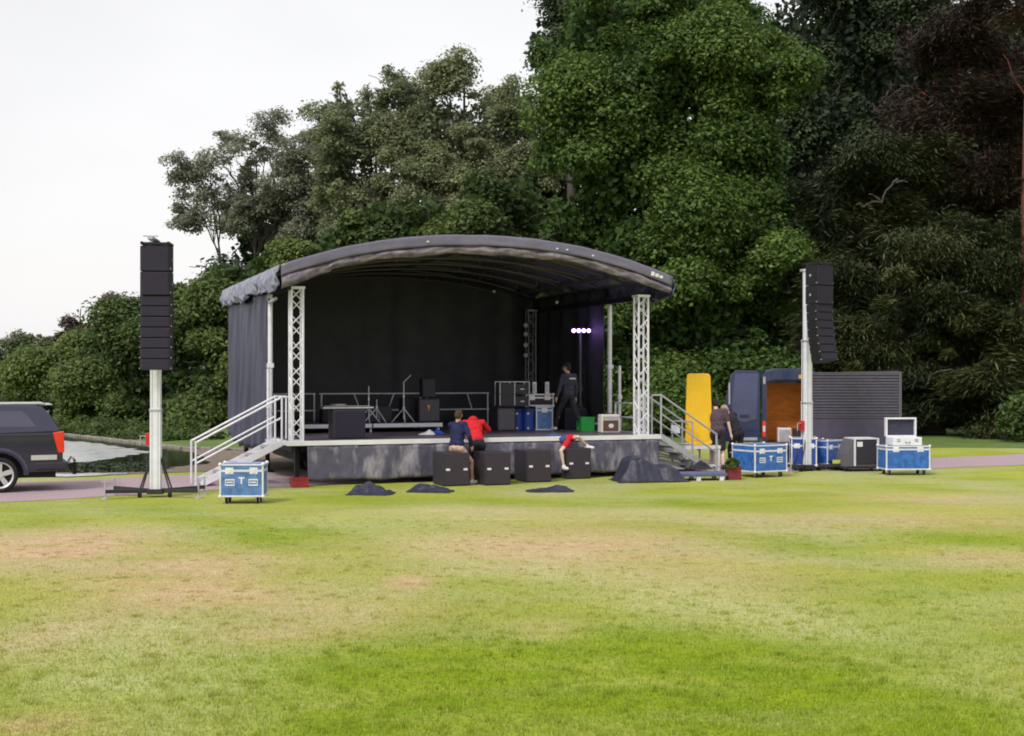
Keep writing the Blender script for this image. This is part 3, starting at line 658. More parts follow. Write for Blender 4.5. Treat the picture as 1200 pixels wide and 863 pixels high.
def val(u, v):
    x = X0 + .02 + u * (X1 - X0 - .04)
    dr = .19 + .05 * wob(u * 13, 0, 1) + (.05 if u < .12 else 0)
    return (x, Y0 + .05 + .045 * wob(u * 34, v * 3, 2) + .10 * math.sin(v * PI) * (0.6 + .4 * wob(u * 16)) * -1, zt(x) - .22 - v * dr)
mb.grid(val, 150, 8); mb.build('rolled_valance', 'valance', roof, smooth=True, solid=.02)
for sgn, xx in ((-1, X0), (1, X1)):
    mb = MB()
    def sv(u, v, sgn=sgn, xx=xx):
        y = Y0 + u * (Y1 - Y0)
        fold = abs(wob(u * 13 + v * 1.5, v * 2, 7)) * .09 + abs(wob(u * 17 - v * 2, v * 2, 2)) * .04
        return (xx + sgn * (.03 * math.sin(v * PI) + fold * (.4 + v)), y, zt(xx) + .02 - v * (.50 + .09 * wob(u * 9, 0, 4) + .03 * wob(u * 17, 1)) + .05 * wob(u * 15 + v * 2, v * 3) * v)
    mb.grid(sv, 110, 10); mb.build('side_valance', 'pvc_crumple', roof, smooth=True, solid=.02)
# small white stickers at the right end of the fascia
mb = MB()
for k in range(3):
    mb = MB(); mb.box((8.45 + k * .11, Y0 - .045, zt(8.5 + k * .1) - .10), (.09, .006, .10 - .02 * k), Matrix.Rotation(R(8), 3, 'Y')); mb.build('letter', 'white', roof)
for xq in (2.9, 6.0, 6.25, 6.9):
    mb = MB(); mb.box((xq, Y0 - .045, zt(xq) - .1 + .08 * wob(xq)), (.05, .006, .03)); mb.build('patch', 'white', roof)
# inner arches and purlins
for y in (.15, 1.75, 3.4, 5.0, 6.6, 8.1):
    mb = MB(); mb.tube([(X0 + .25 + i / 24 * (X1 - X0 - .5), y, zt(X0 + .25 + i / 24 * (X1 - X0 - .5)) - .11) for i in range(25)], .035, 8)
    mb.tube([(X0 + .25 + i / 24 * (X1 - X0 - .5), y, zt(X0 + .25 + i / 24 * (X1 - X0 - .5)) - .33) for i in range(3, 22)], .022, 6)
    for i in range(3, 22, 3):
        xa = X0 + .25 + i / 24 * (X1 - X0 - .5)
        mb.cyl((xa, y, zt(xa) - .33), (xa, y, zt(xa) - .11), .014, n=5)
    mb.build('roof_arch', 'greybox', stage, smooth=True)
for x in (.5, 2.4, 4.37, 6.3, 8.2):
    mb = MB(); mb.bb(x - .03, x + .03, .1, 8.2, zt(x) - .2, zt(x) - .13); mb.build('roof_purlin', 'greybox', stage)
mb = MB(); mb.bb(X0 + .2, X0 + .28, 0, 8.3, 4.25, 4.37); mb.build('eave_beam', 'chassis', stage)
mb = MB(); mb.bb(X1 - .28, X1 - .2, 0, 8.3, 4.25, 4.37); mb.build('eave_beam', 'chassis', stage)
# walls
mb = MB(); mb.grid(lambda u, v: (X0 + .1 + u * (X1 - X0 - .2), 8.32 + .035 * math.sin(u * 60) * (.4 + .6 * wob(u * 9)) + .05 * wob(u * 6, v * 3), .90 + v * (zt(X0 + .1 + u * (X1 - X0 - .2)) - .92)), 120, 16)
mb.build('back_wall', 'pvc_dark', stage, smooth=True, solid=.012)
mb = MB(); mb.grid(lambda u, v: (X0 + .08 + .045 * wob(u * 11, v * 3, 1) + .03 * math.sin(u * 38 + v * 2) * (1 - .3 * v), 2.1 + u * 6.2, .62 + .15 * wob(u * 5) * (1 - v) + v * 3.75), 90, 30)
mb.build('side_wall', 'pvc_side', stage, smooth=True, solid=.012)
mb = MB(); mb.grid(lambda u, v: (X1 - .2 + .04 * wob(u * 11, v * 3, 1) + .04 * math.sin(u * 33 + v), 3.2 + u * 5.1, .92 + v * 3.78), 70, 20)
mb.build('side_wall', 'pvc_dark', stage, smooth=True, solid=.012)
# deck
mb = MB(); mb.bb(W0, W1, 0.03, D1, DK - .1, DK); mb.build('deck', 'deck', stage)
mb = MB(); mb.bb(W0, W1, -.03, .03, DK - .1, DK + .004); mb.bb(W0 - .05, W0, -.03, D1, DK - .1, DK + .004); mb.bb(W1, W1 + .05, -.03, D1, DK - .1, DK + .004)
mb.build('deck_edge', 'edge', stage, bevel=.006)
mb = MB()
def sk(u, v):
    x = .28 + u * (W1 - .30)
    return (x, -.01 - .02 * math.sin(u * 71) * (.3 + .7 * v) - .045 * wob(u * 19, v * 1.5, 2) * v - .05 * v + .012 * wob(u * 60, v * 5), DK - .115 - v * (.74 + .03 * wob(u * 23)))
mb.grid(sk, 190, 12); mb.build('stage_skirt', 'skirt', stage, smooth=True, solid=.008)
mb = MB(); mb.grid(lambda u, v: (W1 + .01 + .02 * math.sin(u * 50) * v, .03 + u * 6, DK - .12 - v * .76), 60, 6); mb.build('stage_skirt', 'skirt', stage, smooth=True, solid=.008)
mb = MB(); mb.bb(.5, 8.3, 2.4, 5.6, .38, .80); mb.bb(.2, 8.6, .3, .42, .72, .86); mb.bb(.2, 8.6, 7.4, 7.52, .72, .86); mb.bb(-.05, .05, .1, 8, .74, .86)
for x in (2.2, 6.6):
    mb.bb(x, x + .12, .3, 7.6, .7, .82)
mb.build('chassis', 'chassis', stage)
for x in (.15, 2.9, 5.8, 8.55):
    for y in (.5, 4.3, 7.7):
        mb = MB(); mb.bb(x - .05, x + .05, y - .05, y + .05, .04, .86); mb.bb(x - .14, x + .14, y - .14, y + .14, 0, .04); mb.build('support_leg', 'chassis', stage)
for y in (3.2, 4.5):
    for x in (1.2, 1.95):
        mb = MB(); mb.cyl((x, y - .12, .36), (x, y + .12, .36), .36, n=24); mb.build('trailer_wheel', 'rubber', stage, bevel=.03)
# box truss towers
def tower(cx, cy, z0, z1, w=.29, m='alu', rr=.026):
    mb = MB(); h = w / 2 - .02
    for sx, sy in ((-1, -1), (1, -1), (1, 1), (-1, 1)):
        mb.cyl((cx + sx * h, cy + sy * h, z0), (cx + sx * h, cy + sy * h, z1), rr, n=8)
    n = int((z1 - z0) / .26); dz = (z1 - z0) / n
    for k in range(n):
        a_ = z0 + k * dz; s = 1 if k % 2 else -1
        for ax, bx in (((-h, -h), (h, -h)), ((h, -h), (h, h)), ((h, h), (-h, h)), ((-h, h), (-h, -h))):
            p, q = (ax, bx) if s > 0 else (bx, ax)
            mb.cyl((cx + p[0], cy + p[1], a_ + .01), (cx + q[0], cy + q[1], a_ + dz - .01), rr * .5, n=6)
    mb.bb(cx - w / 2, cx + w / 2, cy - w / 2, cy + w / 2, z0, z0 + .02)
    mb.bb(cx - w / 2 - .02, cx + w / 2 + .02, cy - w / 2 - .02, cy + w / 2 + .02, z1 - .05, z1)
    return mb.build('truss_tower', m, stage, smooth=False)
tower(.08, .2, DK, 4.33); tower(8.42, .2, DK, 4.33)
tower(8.45, 7.6, DK, 4.33, .27, 'galv', .018); tower(.1, 7.6, DK, 4.33, .27, 'galv', .018)
# tubular posts
def post(x, y, z0, z1, r=.045, m='alu', name='roof_post', parent=stage):
    mb = MB(); mb.cyl((x, y, z0), (x, y, z1), r, n=12); mb.bb(x - r * 1.8, x + r * 1.8, y - r * 1.8, y + r * 1.8, z0, z0 + .03)
    mb.bb(x - r * 1.25, x + r * 1.25, y - r * 1.25, y + r * 1.25, z0 + (z1 - z0) * .5, z0 + (z1 - z0) * .5 + .1)
    return mb.build(name, m, parent)
post(-.22, 1.75, .9, 4.25, .055); post(-.30, 1.55, .75, 2.55, .035)
post(8.95, 3.15, .9, 4.25, .060); post(8.98, 2.6, .92, 2.65, .040); post(8.9, 1.3, DK, 2.05, .055)
mb = MB(); mb.tube([(-.26, .8, 4.1), (-.26, 1.6, 4.05), (-.26, 1.75, 4.15), (-.26, 1.75, 4.3)], .04); mb.build('roof_hinge', 'galv', stage)
# guard rails at the back and the right side (clipped to the deck)
def rail(xa, ya, xb, yb, legs=(.02, .98), h=.92, slant=()):
    mb = MB(); a_ = Vector((xa, ya, 0)); b_ = Vector((xb, yb, 0)); d = b_ - a_
    for z in (DK + h, DK + h * .5): mb.cyl(a_ + Vector((0, 0, z)), b_ + Vector((0, 0, z)), .022, n=8)
    for t in legs:
        p = a_ + d * t; mb.cyl(p + Vector((0, 0, DK)), p + Vector((0, 0, DK + h)), .024, n=8)
    for t, dt in slant:
        p = a_ + d * t; q = a_ + d * (t + dt); mb.cyl(p + Vector((0, 0, DK + h)), q + Vector((0, 0, DK + h * .5)), .018, n=6)
    return mb.build('guard_rail', 'alu', stage)
rail(.2, 7.2, 1.95, 7.2); rail(2.06, 7.2, 5.0, 7.2, slant=((.33, .06), (.72, -.06))); rail(5.1, 7.2, 7.0, 7.2, slant=((.65, .08),)); 
rail(8.85, 1.35, 8.85, 2.6, h=.72)
rail(-.02, .35, -.02, 1.0, h=.0001) if False else None
# steps with handrails: separate things leaning on the deck ends
def steps(name, label, sgn, x0, y0, wd=.85, run=1.75, hm='alu'):
    t = thing(name, label, 'stairs', S(x0, y0), SA)
    zt_ = DK - .1
    for s in (0, 1):
        yy = s * wd
        mb = MB(); a_ = Vector((0, yy, zt_ + .05)); b_ = Vector((sgn * run, yy, .05)); d = (b_ - a_).normalized(); nn = Vector((-d.z * 1, 0, d.x)) * .07
        pr = [a_ + nn, b_ + nn, b_ - nn, a_ - nn]
        vs = [p + Vector((0, -.02, 0)) for p in pr] + [p + Vector((0, .02, 0)) for p in pr]
        mb.add(vs, [(0, 1, 2, 3), (7, 6, 5, 4), (0, 4, 5, 1), (1, 5, 6, 2), (2, 6, 7, 3), (3, 7, 4, 0)])
        mb.build('stringer', hm, t)
        mb = MB(); x1 = sgn * (run + .1)
        mb.cyl((0, yy, DK + .0), (0, yy, DK + .98), .024, n=8); mb.cyl((x1, yy, 0), (x1, yy, .98), .024, n=8)
        mb.cyl((0, yy, DK + .95), (x1, yy, .95), .024, n=8); mb.cyl((0, yy, DK + .5), (x1, yy, .5), .020, n=8)
        mb.cyl((sgn * -.25, yy, DK + .0), (sgn * -.25, yy, DK + .95), .022, n=8); mb.cyl((sgn * -.25, yy, DK + .95), (0, yy, DK + .95), .022, n=8)
        mb.build('handrail', hm, t)
    for k in range(5):
        q = (k + .6) / 5; mb = MB(); mb.bb(sgn * run * q - .13, sgn * run * q + .13, .02, wd - .02, zt_ + .04 - (zt_) * q, zt_ + .075 - zt_ * q)
        mb.build('tread', 'galv', t)
    return t
steps('stage_steps', 'aluminium steps with twin handrails at the left end of the stage', -1, -.17, .55)
st2 = steps('stage_steps', 'aluminium steps with twin handrails at the right end of the stage', 1, 8.93, .15, run=1.42, hm='galv')

# ---------------------------------------------------------------- loudspeaker columns and lifting towers
def line_array(label, loc, rz, bow):
    t = thing('line_array', label, 'loudspeaker', loc, rz, 'hanging line array loudspeakers')
    z = 0.0; ang = 0.0; y = 0.0
    hs = [.50, .46] + [.205] * 7
    for i, h in enumerate(hs):
        wd = .56 if i < 2 else .58; dp = .42 if i < 2 else .36
        rt = Matrix.Rotation(ang, 3, 'X'); c = Vector((0, y, z)) + rt @ Vector((0, 0, -h / 2))
        mb = MB(); mb.box(c, (wd - .03, dp, h - .016), rt, 0)
        cab = mb.build('speaker_cabinet', 'blackbox', t, bevel=.01)
        mb = MB(); mb.box(c + rt @ Vector((0, -dp / 2 - .008, 0)), (wd - .07, .016, h - .035), rt); mb.build('grille', 'grille', cab)
        for s in (-1, 1):
            mb = MB(); mb.box(c + rt @ Vector((s * (wd / 2 - .005), -.01, 0)), (.02, dp * .86, h * .97), rt)
            mb.build('side_plate', 'chassis', cab)
        mb = MB()
        for s in (-1, 1):
            mb.box(c + rt @ Vector((s * (wd / 2 + .006), -dp / 2 + .03, -h * .38)), (.012, .03, .022), rt)
            if i < 2: mb.box(c + rt @ Vector((s * (wd / 2 + .004), .03, 0)), (.01, .05, .05), rt)
        mb.build('rigging_pin', 'galv', cab)
        z_ = Vector((0, y, z)) + rt @ Vector((0, 0, -h)); y, z = z_.y, z_.z
        if i >= 1: ang += bow
    mb = MB()
    for s in (-1, 1): mb.bb(s * .25 - .02, s * .25 + .02, -.26, .30, .015, .07)
    mb.bb(-.27, .27, -.23, -.18, .015, .06); mb.bb(-.27, .27, .2, .25, .015, .06); mb.bb(-.03, .03, -.2, .3, .07, .11)
    mb.build('flying_frame', 'chassis', t)
    return t
def mast(label, loc, rz, h=5.05, arm=1):
    t = thing('lifting_tower', label, 'lifting tower', loc, rz, 'loudspeaker lifting towers')
    for i, (w_, z0, z1) in enumerate(((.205, .12, 1.75), (.19, 1.75, 3.3), (.15, 3.3, h))):
        mb = MB(); mb.bb(-w_ / 2, w_ / 2, -w_ / 2, w_ / 2, z0, z1)
        mb.build('mast_section', 'white', t, bevel=.008)
        mb = MB()
        for xx in (-w_ * .28, w_ * .28): mb.bb(xx - .006, xx + .006, -w_ / 2 - .004, -w_ / 2 + .01, z0 + .02, z1 - .02)
        mb.build('mast_groove', 'galv', t)
        mb = MB(); mb.bb(-w_ / 2 - .012, w_ / 2 + .012, -w_ / 2 - .012, w_ / 2 + .012, z1 - .06, z1 - .02); mb.build('collar', 'galv', t)
    mb = MB(); mb.bb(-.05, .05, -.65, .20, h - .03, h + .025); mb.bb(-.14, .14, -.60, -.56, h + .025, h + .045); mb.build('top_arm', 'galv', t)
    mb = MB(); mb.cyl((-.12, .02, .12), (-.12, .02, h), .006, n=5); mb.build('winch_cable', 'chassis', t)
    mb = MB(); mb.bb(-.15, .15, -.15, .15, .06, .16); mb.build('mast_base', 'black', t)
    for k in range(4):
        an = PI / 4 + k * PI / 2; d = Vector((math.cos(an) * 1.25, math.sin(an) * .62, 0))
        if k in (0, 2): pass
        mb = MB(); dd = d.normalized(); mb.tube([dd * .12 + Vector((0, 0, .12)), d + Vector((0, 0, .15))], .05, 4)
        lg = mb.build('outrigger', 'black', t)
        mb = MB(); mb.cyl(d + Vector((0, 0, .02)), d + Vector((0, 0, .36)), .018, n=8); mb.cyl(d, d + Vector((0, 0, .025)), .07, n=12); mb.cyl(d + Vector((-.07, 0, .34)), d + Vector((.07, 0, .34)), .008, n=5); mb.build('jack', 'galv', lg)
        mb = MB(); mb.cyl(dd * .32 + Vector((0, 0, .15)), Vector((.08 * (1 if d.x > 0 else -1), .05 * (1 if d.y > 0 else -1), .82)), .016, n=6); mb.build('brace', 'black', lg)
    for s in (-1, 1):
        mb = MB(); mb.cyl((s * .26, -.12, .07), (s * .32, -.12, .07), .07, n=14); mb.build('castor', 'rubber', t)
    mb = MB(); mb.bb(-.19, -.10, -.04, .08, 1.02, 1.26); mb.build('winch', 'red', t)
    mb = MB(); mb.tube([(-.19, 0, 1.2), (-.30, 0, 1.2), (-.30, 0, 1.02)], .012, 6); mb.build('winch_handle', 'galv', t)
    return t
mL = P(181, 583); mL.z = 0
mast('left white telescopic lifting tower standing on black outriggers by the gravel path', mL + Vector((0, .1, 0)), R(6))
line_array('tall black loudspeaker column facing the camera on the left tower', (Q(184, 289, mL.y - .38)), R(6), R(-.4))
mR = P(945.5, 552); mR.z = 0
mast('right white telescopic lifting tower standing between blue flight cases', mR, R(28))
line_array('tall black loudspeaker column turned away to the right on the right tower', (Q(960, 311.5, mR.y - .55)), R(34), R(-1.9))
# ---------------------------------------------------------------- flight cases
def flight_case(label, loc, rz, w, d, h, body='blue', trim='alu', castors=True, logo=True, lid=.28, latches=2, group=None, dishes=True, name='flight_case', csize=.055):
    t = thing(name, label, 'flight case', loc, rz, group)
    z0 = (csize * 2 + .03) if castors else 0.01
    mb = MB(); mb.bb(-w / 2, w / 2, -d / 2, d / 2, z0, z0 + h - h * lid - .004); b = mb.build('body', body, t)
    mb = MB(); mb.bb(-w / 2, w / 2, -d / 2, d / 2, z0 + h - h * lid + .004, z0 + h); l = mb.build('lid', body, t)
    mb = MB(); e = .022; p = .006
    for za, zb, tgt in ((z0, z0 + h - h * lid - .004, b), (z0 + h - h * lid + .004, z0 + h, l)):
        mb = MB()
        for sx in (-1, 1):
            for sy in (-1, 1):
                cx, cy = sx * w / 2, sy * d / 2
                mb.bb(min(cx - sx * e, cx + sx * p), max(cx - sx * e, cx + sx * p), min(cy - sy * e, cy + sy * p), max(cy - sy * e, cy + sy * p), za, zb)
        for zz in (za, zb):
            s = 1 if zz == zb else -1
            q0, q1 = (zz - e, zz + p) if s > 0 else (zz - p, zz + e)
            if tgt is b and s > 0: q0, q1 = zz - .016, zz + .003
            if tgt is l and s < 0: q0, q1 = zz - .003, zz + .016
            for sy in (-1, 1): mb.bb(-w / 2 + e, w / 2 - e, min(sy * (d / 2 - e), sy * (d / 2 + p)), max(sy * (d / 2 - e), sy * (d / 2 + p)), q0, q1)
            for sx in (-1, 1): mb.bb(min(sx * (w / 2 - e), sx * (w / 2 + p)), max(sx * (w / 2 - e), sx * (w / 2 + p)), -d / 2 + e, d / 2 - e, q0, q1)
        mb.build('edging', trim, tgt)
        for sx in (-1, 1):
            zc = za if tgt is b else zb
            for sy in (-1, 1):
                mb = MB(); mb.ell((sx * (w / 2 - .004), sy * (d / 2 - .004), zc), (.035, .035, .035), nu=10, nv=6)
                mb.build('corner_cap', 'alu', tgt)
    for k in range(latches):
        x = (k - (latches - 1) / 2) * w * .56 if latches > 1 else 0
        mb = MB(); mb.bb(x - .075, x + .075, -d / 2 - .009, -d / 2 - .002, z0 + h * (1 - lid) - .06, z0 + h * (1 - lid) + .06)
        mb.bb(x - .03, x + .03, -d / 2 - .02, -d / 2 - .009, z0 + h * (1 - lid) - .035, z0 + h * (1 - lid) + .035); mb.build('latch', 'alu', b)
    if dishes:
        for sx in (-1, 1):
            mb = MB(); x = sx * w * .27; zz = z0 + h * .44
            for a_, c_ in ((-.05, 0), (.05, 0)): mb.bb(x - .085, x + .085, -d / 2 - .008, -d / 2 - .002, zz + a_ - .012, zz + a_ + .012)
            for a_ in (-.085, .075): mb.bb(x + a_, x + a_ + .012, -d / 2 - .009, -d / 2 - .002, zz - .06, zz + .06)
            mb.bb(x - .06, x + .06, -d / 2 - .014, -d / 2 - .006, zz - .01, zz + .012)
            mb.build('handle', 'white', b)
    if logo:
        mb = MB(); zz = z0 + h * .5; mb.bb(-.055, .055, -d / 2 - .006, -d / 2 - .001, zz + .035, zz + .062); mb.bb(-.014, .014, -d / 2 - .0062, -d / 2 - .0012, zz - .065, zz + .036)
        mb.build('stencil_mark', 'white', b)
    if castors:
        for sx in (-1, 1):
            for sy in (-1, 1):
                x, y = sx * (w / 2 - .11), sy * (d / 2 - .11); mb = MB(); mb.bb(x - .05, x + .05, y - .05, y + .05, z0 - .025, z0 - .002); mb.bb(x - .032, x - .022, y - .03, y + .03, csize * .6, z0 - .02); mb.bb(x + .022, x + .032, y - .03, y + .03, csize * .6, z0 - .02)
                cst = mb.build('castor', 'galv', t)
                mb = MB(); mb.cyl((x - .02, y, csize), (x + .02, y, csize), csize, n=14); mb.build('wheel', 'rubber', cst)
    return t
p = P(282, 591); fc = flight_case('pale blue flight case on castors alone on the lawn by the left steps', (p.x, p.y + .28, 0), R(3), .80, .55, .60, body='lightblue', lid=.2)
# plus a strap of cables on its top
p = P(895, 560); flight_case('wide blue flight case seen corner-on beside the two people near the van', (p.x - .02, p.y + .42, 0), R(28), .95, .85, .62, body='blue', lid=.22)
p = P(921, 553); flight_case('blue flight case tucked behind the right tower, left of its mast', (p.x + .55, p.y + .55, 0), R(-8), .62, .6, .68, body='blue2', logo=False, dishes=False, group=None)
p = P(962, 551); flight_case('blue flight case with pale end just right of the right tower', (p.x + .22, p.y + .45, 0), R(42), .70, .62, .60, body='blue', logo=False, dishes=False)
p = P(1064, 557.5); fb = flight_case('blue flight case carrying a white open case, rightmost of all', (p.x, p.y + .35, 0), R(4), 1.07, .6, .56, body='blue', logo=False, dishes=False, lid=.14)
zt_ = .14 + .56 + .01
t = thing('open_case', 'small white case with its dark-lined lid standing open on the rightmost blue case', 'flight case', (p.x + .0, p.y + .33, zt_), R(4))
mb = MB(); mb.bb(-.36, .36, -.24, .24, 0, .20); mb.build('body', 'white', t, bevel=.01)
mb = MB()
for x0, x1, z0, z1 in ((-.38, .38, .62, .66), (-.38, .38, .2, .23), (-.38, -.34, .23, .62), (.34, .38, .23, .62)): mb.bb(x0, x1, .16, .28, z0, z1)
mb.build('lid_frame', 'alu', t, bevel=.004)
mb = MB(); mb.bb(-.34, .34, .24, .27, .23, .62); mb.build('lid_lining', 'jacket', t)
for x in (-.22, .22):
    mb = MB(); mb.bb(x - .04, x + .04, -.255, -.238, .10, .17); mb.build('latch', 'galv', t)
mb = MB(); mb.tube([(-.06, -.25, .10), (-.05, -.28, .07), (.05, -.28, .07), (.06, -.25, .10)], .008, 6); mb.build('handle', 'black', t)
# wedge shaped road trunk between tower and rightmost case
p = P(1012, 553); t = thing('speaker_trunk', 'wedge-sided grey and black trunk on a trolley left of the rightmost blue case', 'trunk', (p.x, p.y + .4, 0), R(8))
prof = [(-.52, .12), (.52, .12), (.46, .42), (.34, .80), (-.30, .80), (-.46, .42)]
mb = MB(); mb.prism(prof, -.32, .32); mb.build('body', 'greybox', t, bevel=.01)
mb = MB(); mb.bb(-.22, .30, -.345, -.325, .20, .76); mb.build('grille', 'blackbox', t)
mb = MB(); mb.bb(.32, .37, -.36, .30, .14, .83); mb.bb(-.28, -.24, -.36, .30, .14, .83); mb.bb(-.24, .32, -.36, .30, .80, .83); mb.build('frame', 'alu', t)
mb = MB(); mb.bb(-.20, -.06, -.352, -.344, .62, .74); mb.build('label', 'white', t)
mb = MB(); mb.bb(-.55, .55, -.35, .35, .07, .118); mb.build('trolley', 'black', t)
for sx in (-.45, .45):
    for sy in (-.28, .28):
        mb = MB(); mb.cyl((sx - .03, sy, .04), (sx + .03, sy, .04), .04, n=10); mb.build('castor', 'rubber', t)
p = P(986, 552); t = thing('cable_coil', 'dark heap of coiled cable with a yellow tag between right tower and grey trunk', 'cable', (p.x, p.y + .3, 0), 0)
mb = MB(); rnd = random.Random(5)
for k in range(6):
    r_ = .20 + rnd.uniform(-.03, .03); z = .03 + k * .035
    mb.tube([(math.cos(a_ / 12 * 2 * PI) * r_ + rnd.uniform(-.01, .01), math.sin(a_ / 12 * 2 * PI) * r_, z + rnd.uniform(0, .015)) for a_ in range(13)], .018, 6)
mb.build('coil', 'rubber', t, smooth=True)
mb = MB(); mb.bb(-.2, .1, -.24, -.20, .18, .27); mb.build('tag', mat('yellow_tag', (.55, .6, .12)), t)

# ---------------------------------------------------------------- subwoofers on the lawn
SUBS = []
def subwoofer(label, px, py, rz=SA):
    p = P(px, py); t = thing('subwoofer', label, 'subwoofer', (p.x, p.y, 0), rz, 'black subwoofers in front of the stage skirt')
    w_, d_, h_ = .60, .78, .715
    mb = MB(); mb.bb(0, w_, 0, d_, .012, h_); b = mb.build('cabinet', 'blackbox', t, bevel=.012)
    mb = MB(); mb.bb(.025, w_ - .025, -.014, .002, .03, h_ - .02); mb.build('grille', 'grille2', t)
    for x in (.10, w_ - .10):
        mb = MB(); mb.bb(x - .045, x + .045, -.022, -.012, .34, .385); mb.build('handle', 'alu', t)
    mb = MB()
    for x in (.06, w_ - .06):
        for y in (.06, d_ - .06): mb.cyl((x, y, 0), (x, y, .014), .025, n=8)
    mb.build('feet', 'rubber', t)
    return t
SUBP = [(519.5, 570.5, 'black subwoofer with the boy in the navy jumper sitting on it'), (568, 569.5, 'black subwoofer in front of the person in the red hoodie'),
        (617, 566, 'black subwoofer with nothing on it, third from the left'), (664.5, 562, 'black subwoofer with the person in red shorts on top')]
for a_ in SUBP: subwoofer(a_[2], a_[0], a_[1])

# ---------------------------------------------------------------- tarpaulins
def heap(name, label, cat, px, py, w_, d_, h_, seed, m='tarp', rz=0, thresh=0.0, n=30, sharp=1.0, peaks=None):
    p = P(px, py); t = MB(); rnd = random.Random(seed); ph = [rnd.uniform(0, 6) for _ in range(8)]
    pk = peaks or [(rnd.uniform(-.5, .4), rnd.uniform(-.2, .3), 1.0), (rnd.uniform(-.1, .6), rnd.uniform(-.2, .3), .7)]
    def fn(u, v):
        a_ = (u * 2 - 1); b_ = (v * 2 - 1); e = min(1, 3.2 * (1 - abs(a_))) * min(1, 3.2 * (1 - abs(b_)))
        z = .12
        for k, (cx, cy, hh) in enumerate(pk):
            ang = math.atan2(b_ - cy, a_ - cx); r_ = math.hypot((a_ - cx), (b_ - cy) * 1.1)
            z = max(z, hh * (1 - r_ * (1.0 + .35 * abs(math.sin(ang * 2.5 + ph[k])) )))
        z = h_ * (.85 * z + .12 * abs(math.sin(a_ * 5 + b_ * 4 + ph[3])) * abs(math.sin(a_ * 3 - b_ * 6 + ph[5])) + .04 * abs(math.sin(a_ * 9 - b_ * 5 + ph[6]))) * e
        ox = .10 * wob(v * 9, u * 3, ph[4]) * w_ * .5; oy = .14 * wob(u * 9, v * 3, ph[5]) * d_ * .5
        return (a_ * w_ / 2 * (1 - .12 * abs(b_)) + ox, b_ * d_ / 2 + oy, max(.004, z) + .008)
    t.grid(fn, n, n)
    o = t.build(name, m, None, smooth=True, solid=.012); q = o.modifiers.new('ss', 'SUBSURF'); q.levels = q.render_levels = 1; o.location = (p.x, p.y + d_ / 2, 0); o.rotation_euler = (0, 0, rz)
    return tag(o, label, cat)
heap('tarpaulin', 'peaked black cloth cover lying on the lawn left of the subwoofers', 'tarpaulin', 433, 581, .95, .75, .27, 1, rz=R(-8), peaks=[(-.1, .1, 1.0), (-.55, .0, .6)])
heap('tarpaulin', 'flat folded black cloth cover on the lawn in front of the leftmost subwoofer', 'tarpaulin', 503, 578, .98, .60, .18, 2, m='tarp', rz=R(-10), peaks=[(-.35, .2, 1.0), (.15, .1, .75)])
heap('tarpaulin', 'thin dark cloth cover on the lawn in front of the third subwoofer', 'tarpaulin', 645, 577.5, 1.0, .55, .14, 3, rz=R(6), peaks=[(.35, .1, 1.0), (-.2, 0, .5)])
# big tarp heap right of the subs
p = P(764, 566); mb = MB()
def bigt(u, v):
    x = (u - .5) * 1.65; y = (v - .5) * 1.0
    e = min(1, 3.5 * (1 - abs(u * 2 - 1))) * min(1, 3.0 * (1 - abs(v * 2 - 1)))
    hh = .50 * math.exp(-(abs(u - .24) / .20) ** 3) * (1 - .25 * abs(v - .5)) + .27 * math.exp(-(abs(u - .62) / .26) ** 3) + .10
    z = .76 * (hh + .07 * abs(math.sin(u * 9 + v * 5)) * abs(math.sin(u * 5 - v * 8 + 1)) + .05 * abs(math.sin(u * 19 + v * 7)) + .03 * abs(math.sin(u * 11 - v * 17))) * e
    return (x + .08 * wob(v * 7, u * 4, 3), y + .07 * wob(u * 8, v * 2, 5), max(.004, z) + .01)
mb.grid(bigt, 46, 30); o = mb.build('tarpaulin', 'tarp', smooth=True, solid=.012); q = o.modifiers.new('ss', 'SUBSURF'); q.levels = q.render_levels = 2; o.location = (p.x, p.y + .5, 0); o.rotation_euler = (0, 0, R(12))
tag(o, 'large crumpled heap of dark tarpaulin on the lawn by the right steps', 'tarpaulin')
# flat blue folded sheet + lighter bits by the foot of the steps
p = P(822, 564); t = thing('folded_platform', 'flat blue-grey folded staging platform on the lawn at the foot of the right steps', 'platform', (p.x, p.y + .35, 0), R(10))
mb = MB(); mb.bb(-.62, .58, -.3, .35, .10, .17); mb.build('top', mat('slate_blue_paint', (.10, .12, .26), .5), t, bevel=.01)
for x in (-.5, -.1, .45):
    mb = MB(); mb.bb(x - .05, x + .05, -.28, -.22, 0, .10); mb.bb(x - .05, x + .05, .24, .30, 0, .10); mb.build('foot', 'alu', t)
heap('tarpaulin', 'small black bag dropped on top of the blue platform', 'bag', 823, 559, .55, .4, .22, 9, m='darkcloth').location.z = .17
# folded metal legs under the right steps
t = thing('folded_stage_supports', 'tangle of folded aluminium stage legs lying under the right steps', 'staging frame', tuple(S(9.5, .45)), SA)
rnd = random.Random(8)
for k in range(9):
    mb = MB(); y = -.15 + k * .09; z = .12 + .055 * k; mb.tube([(-.45 + rnd.uniform(-.1, .1), y, z + rnd.uniform(.0, .1)), (.35 + rnd.uniform(-.1, .1), y + rnd.uniform(-.05, .05), max(.05, z - .15 + rnd.uniform(0, .06)))], .025, 6); mb.build('tube', 'galv', t)
mb = MB(); mb.bb(-.5, .4, -.2, .65, .02, .10); mb.build('base', 'chassis', t)
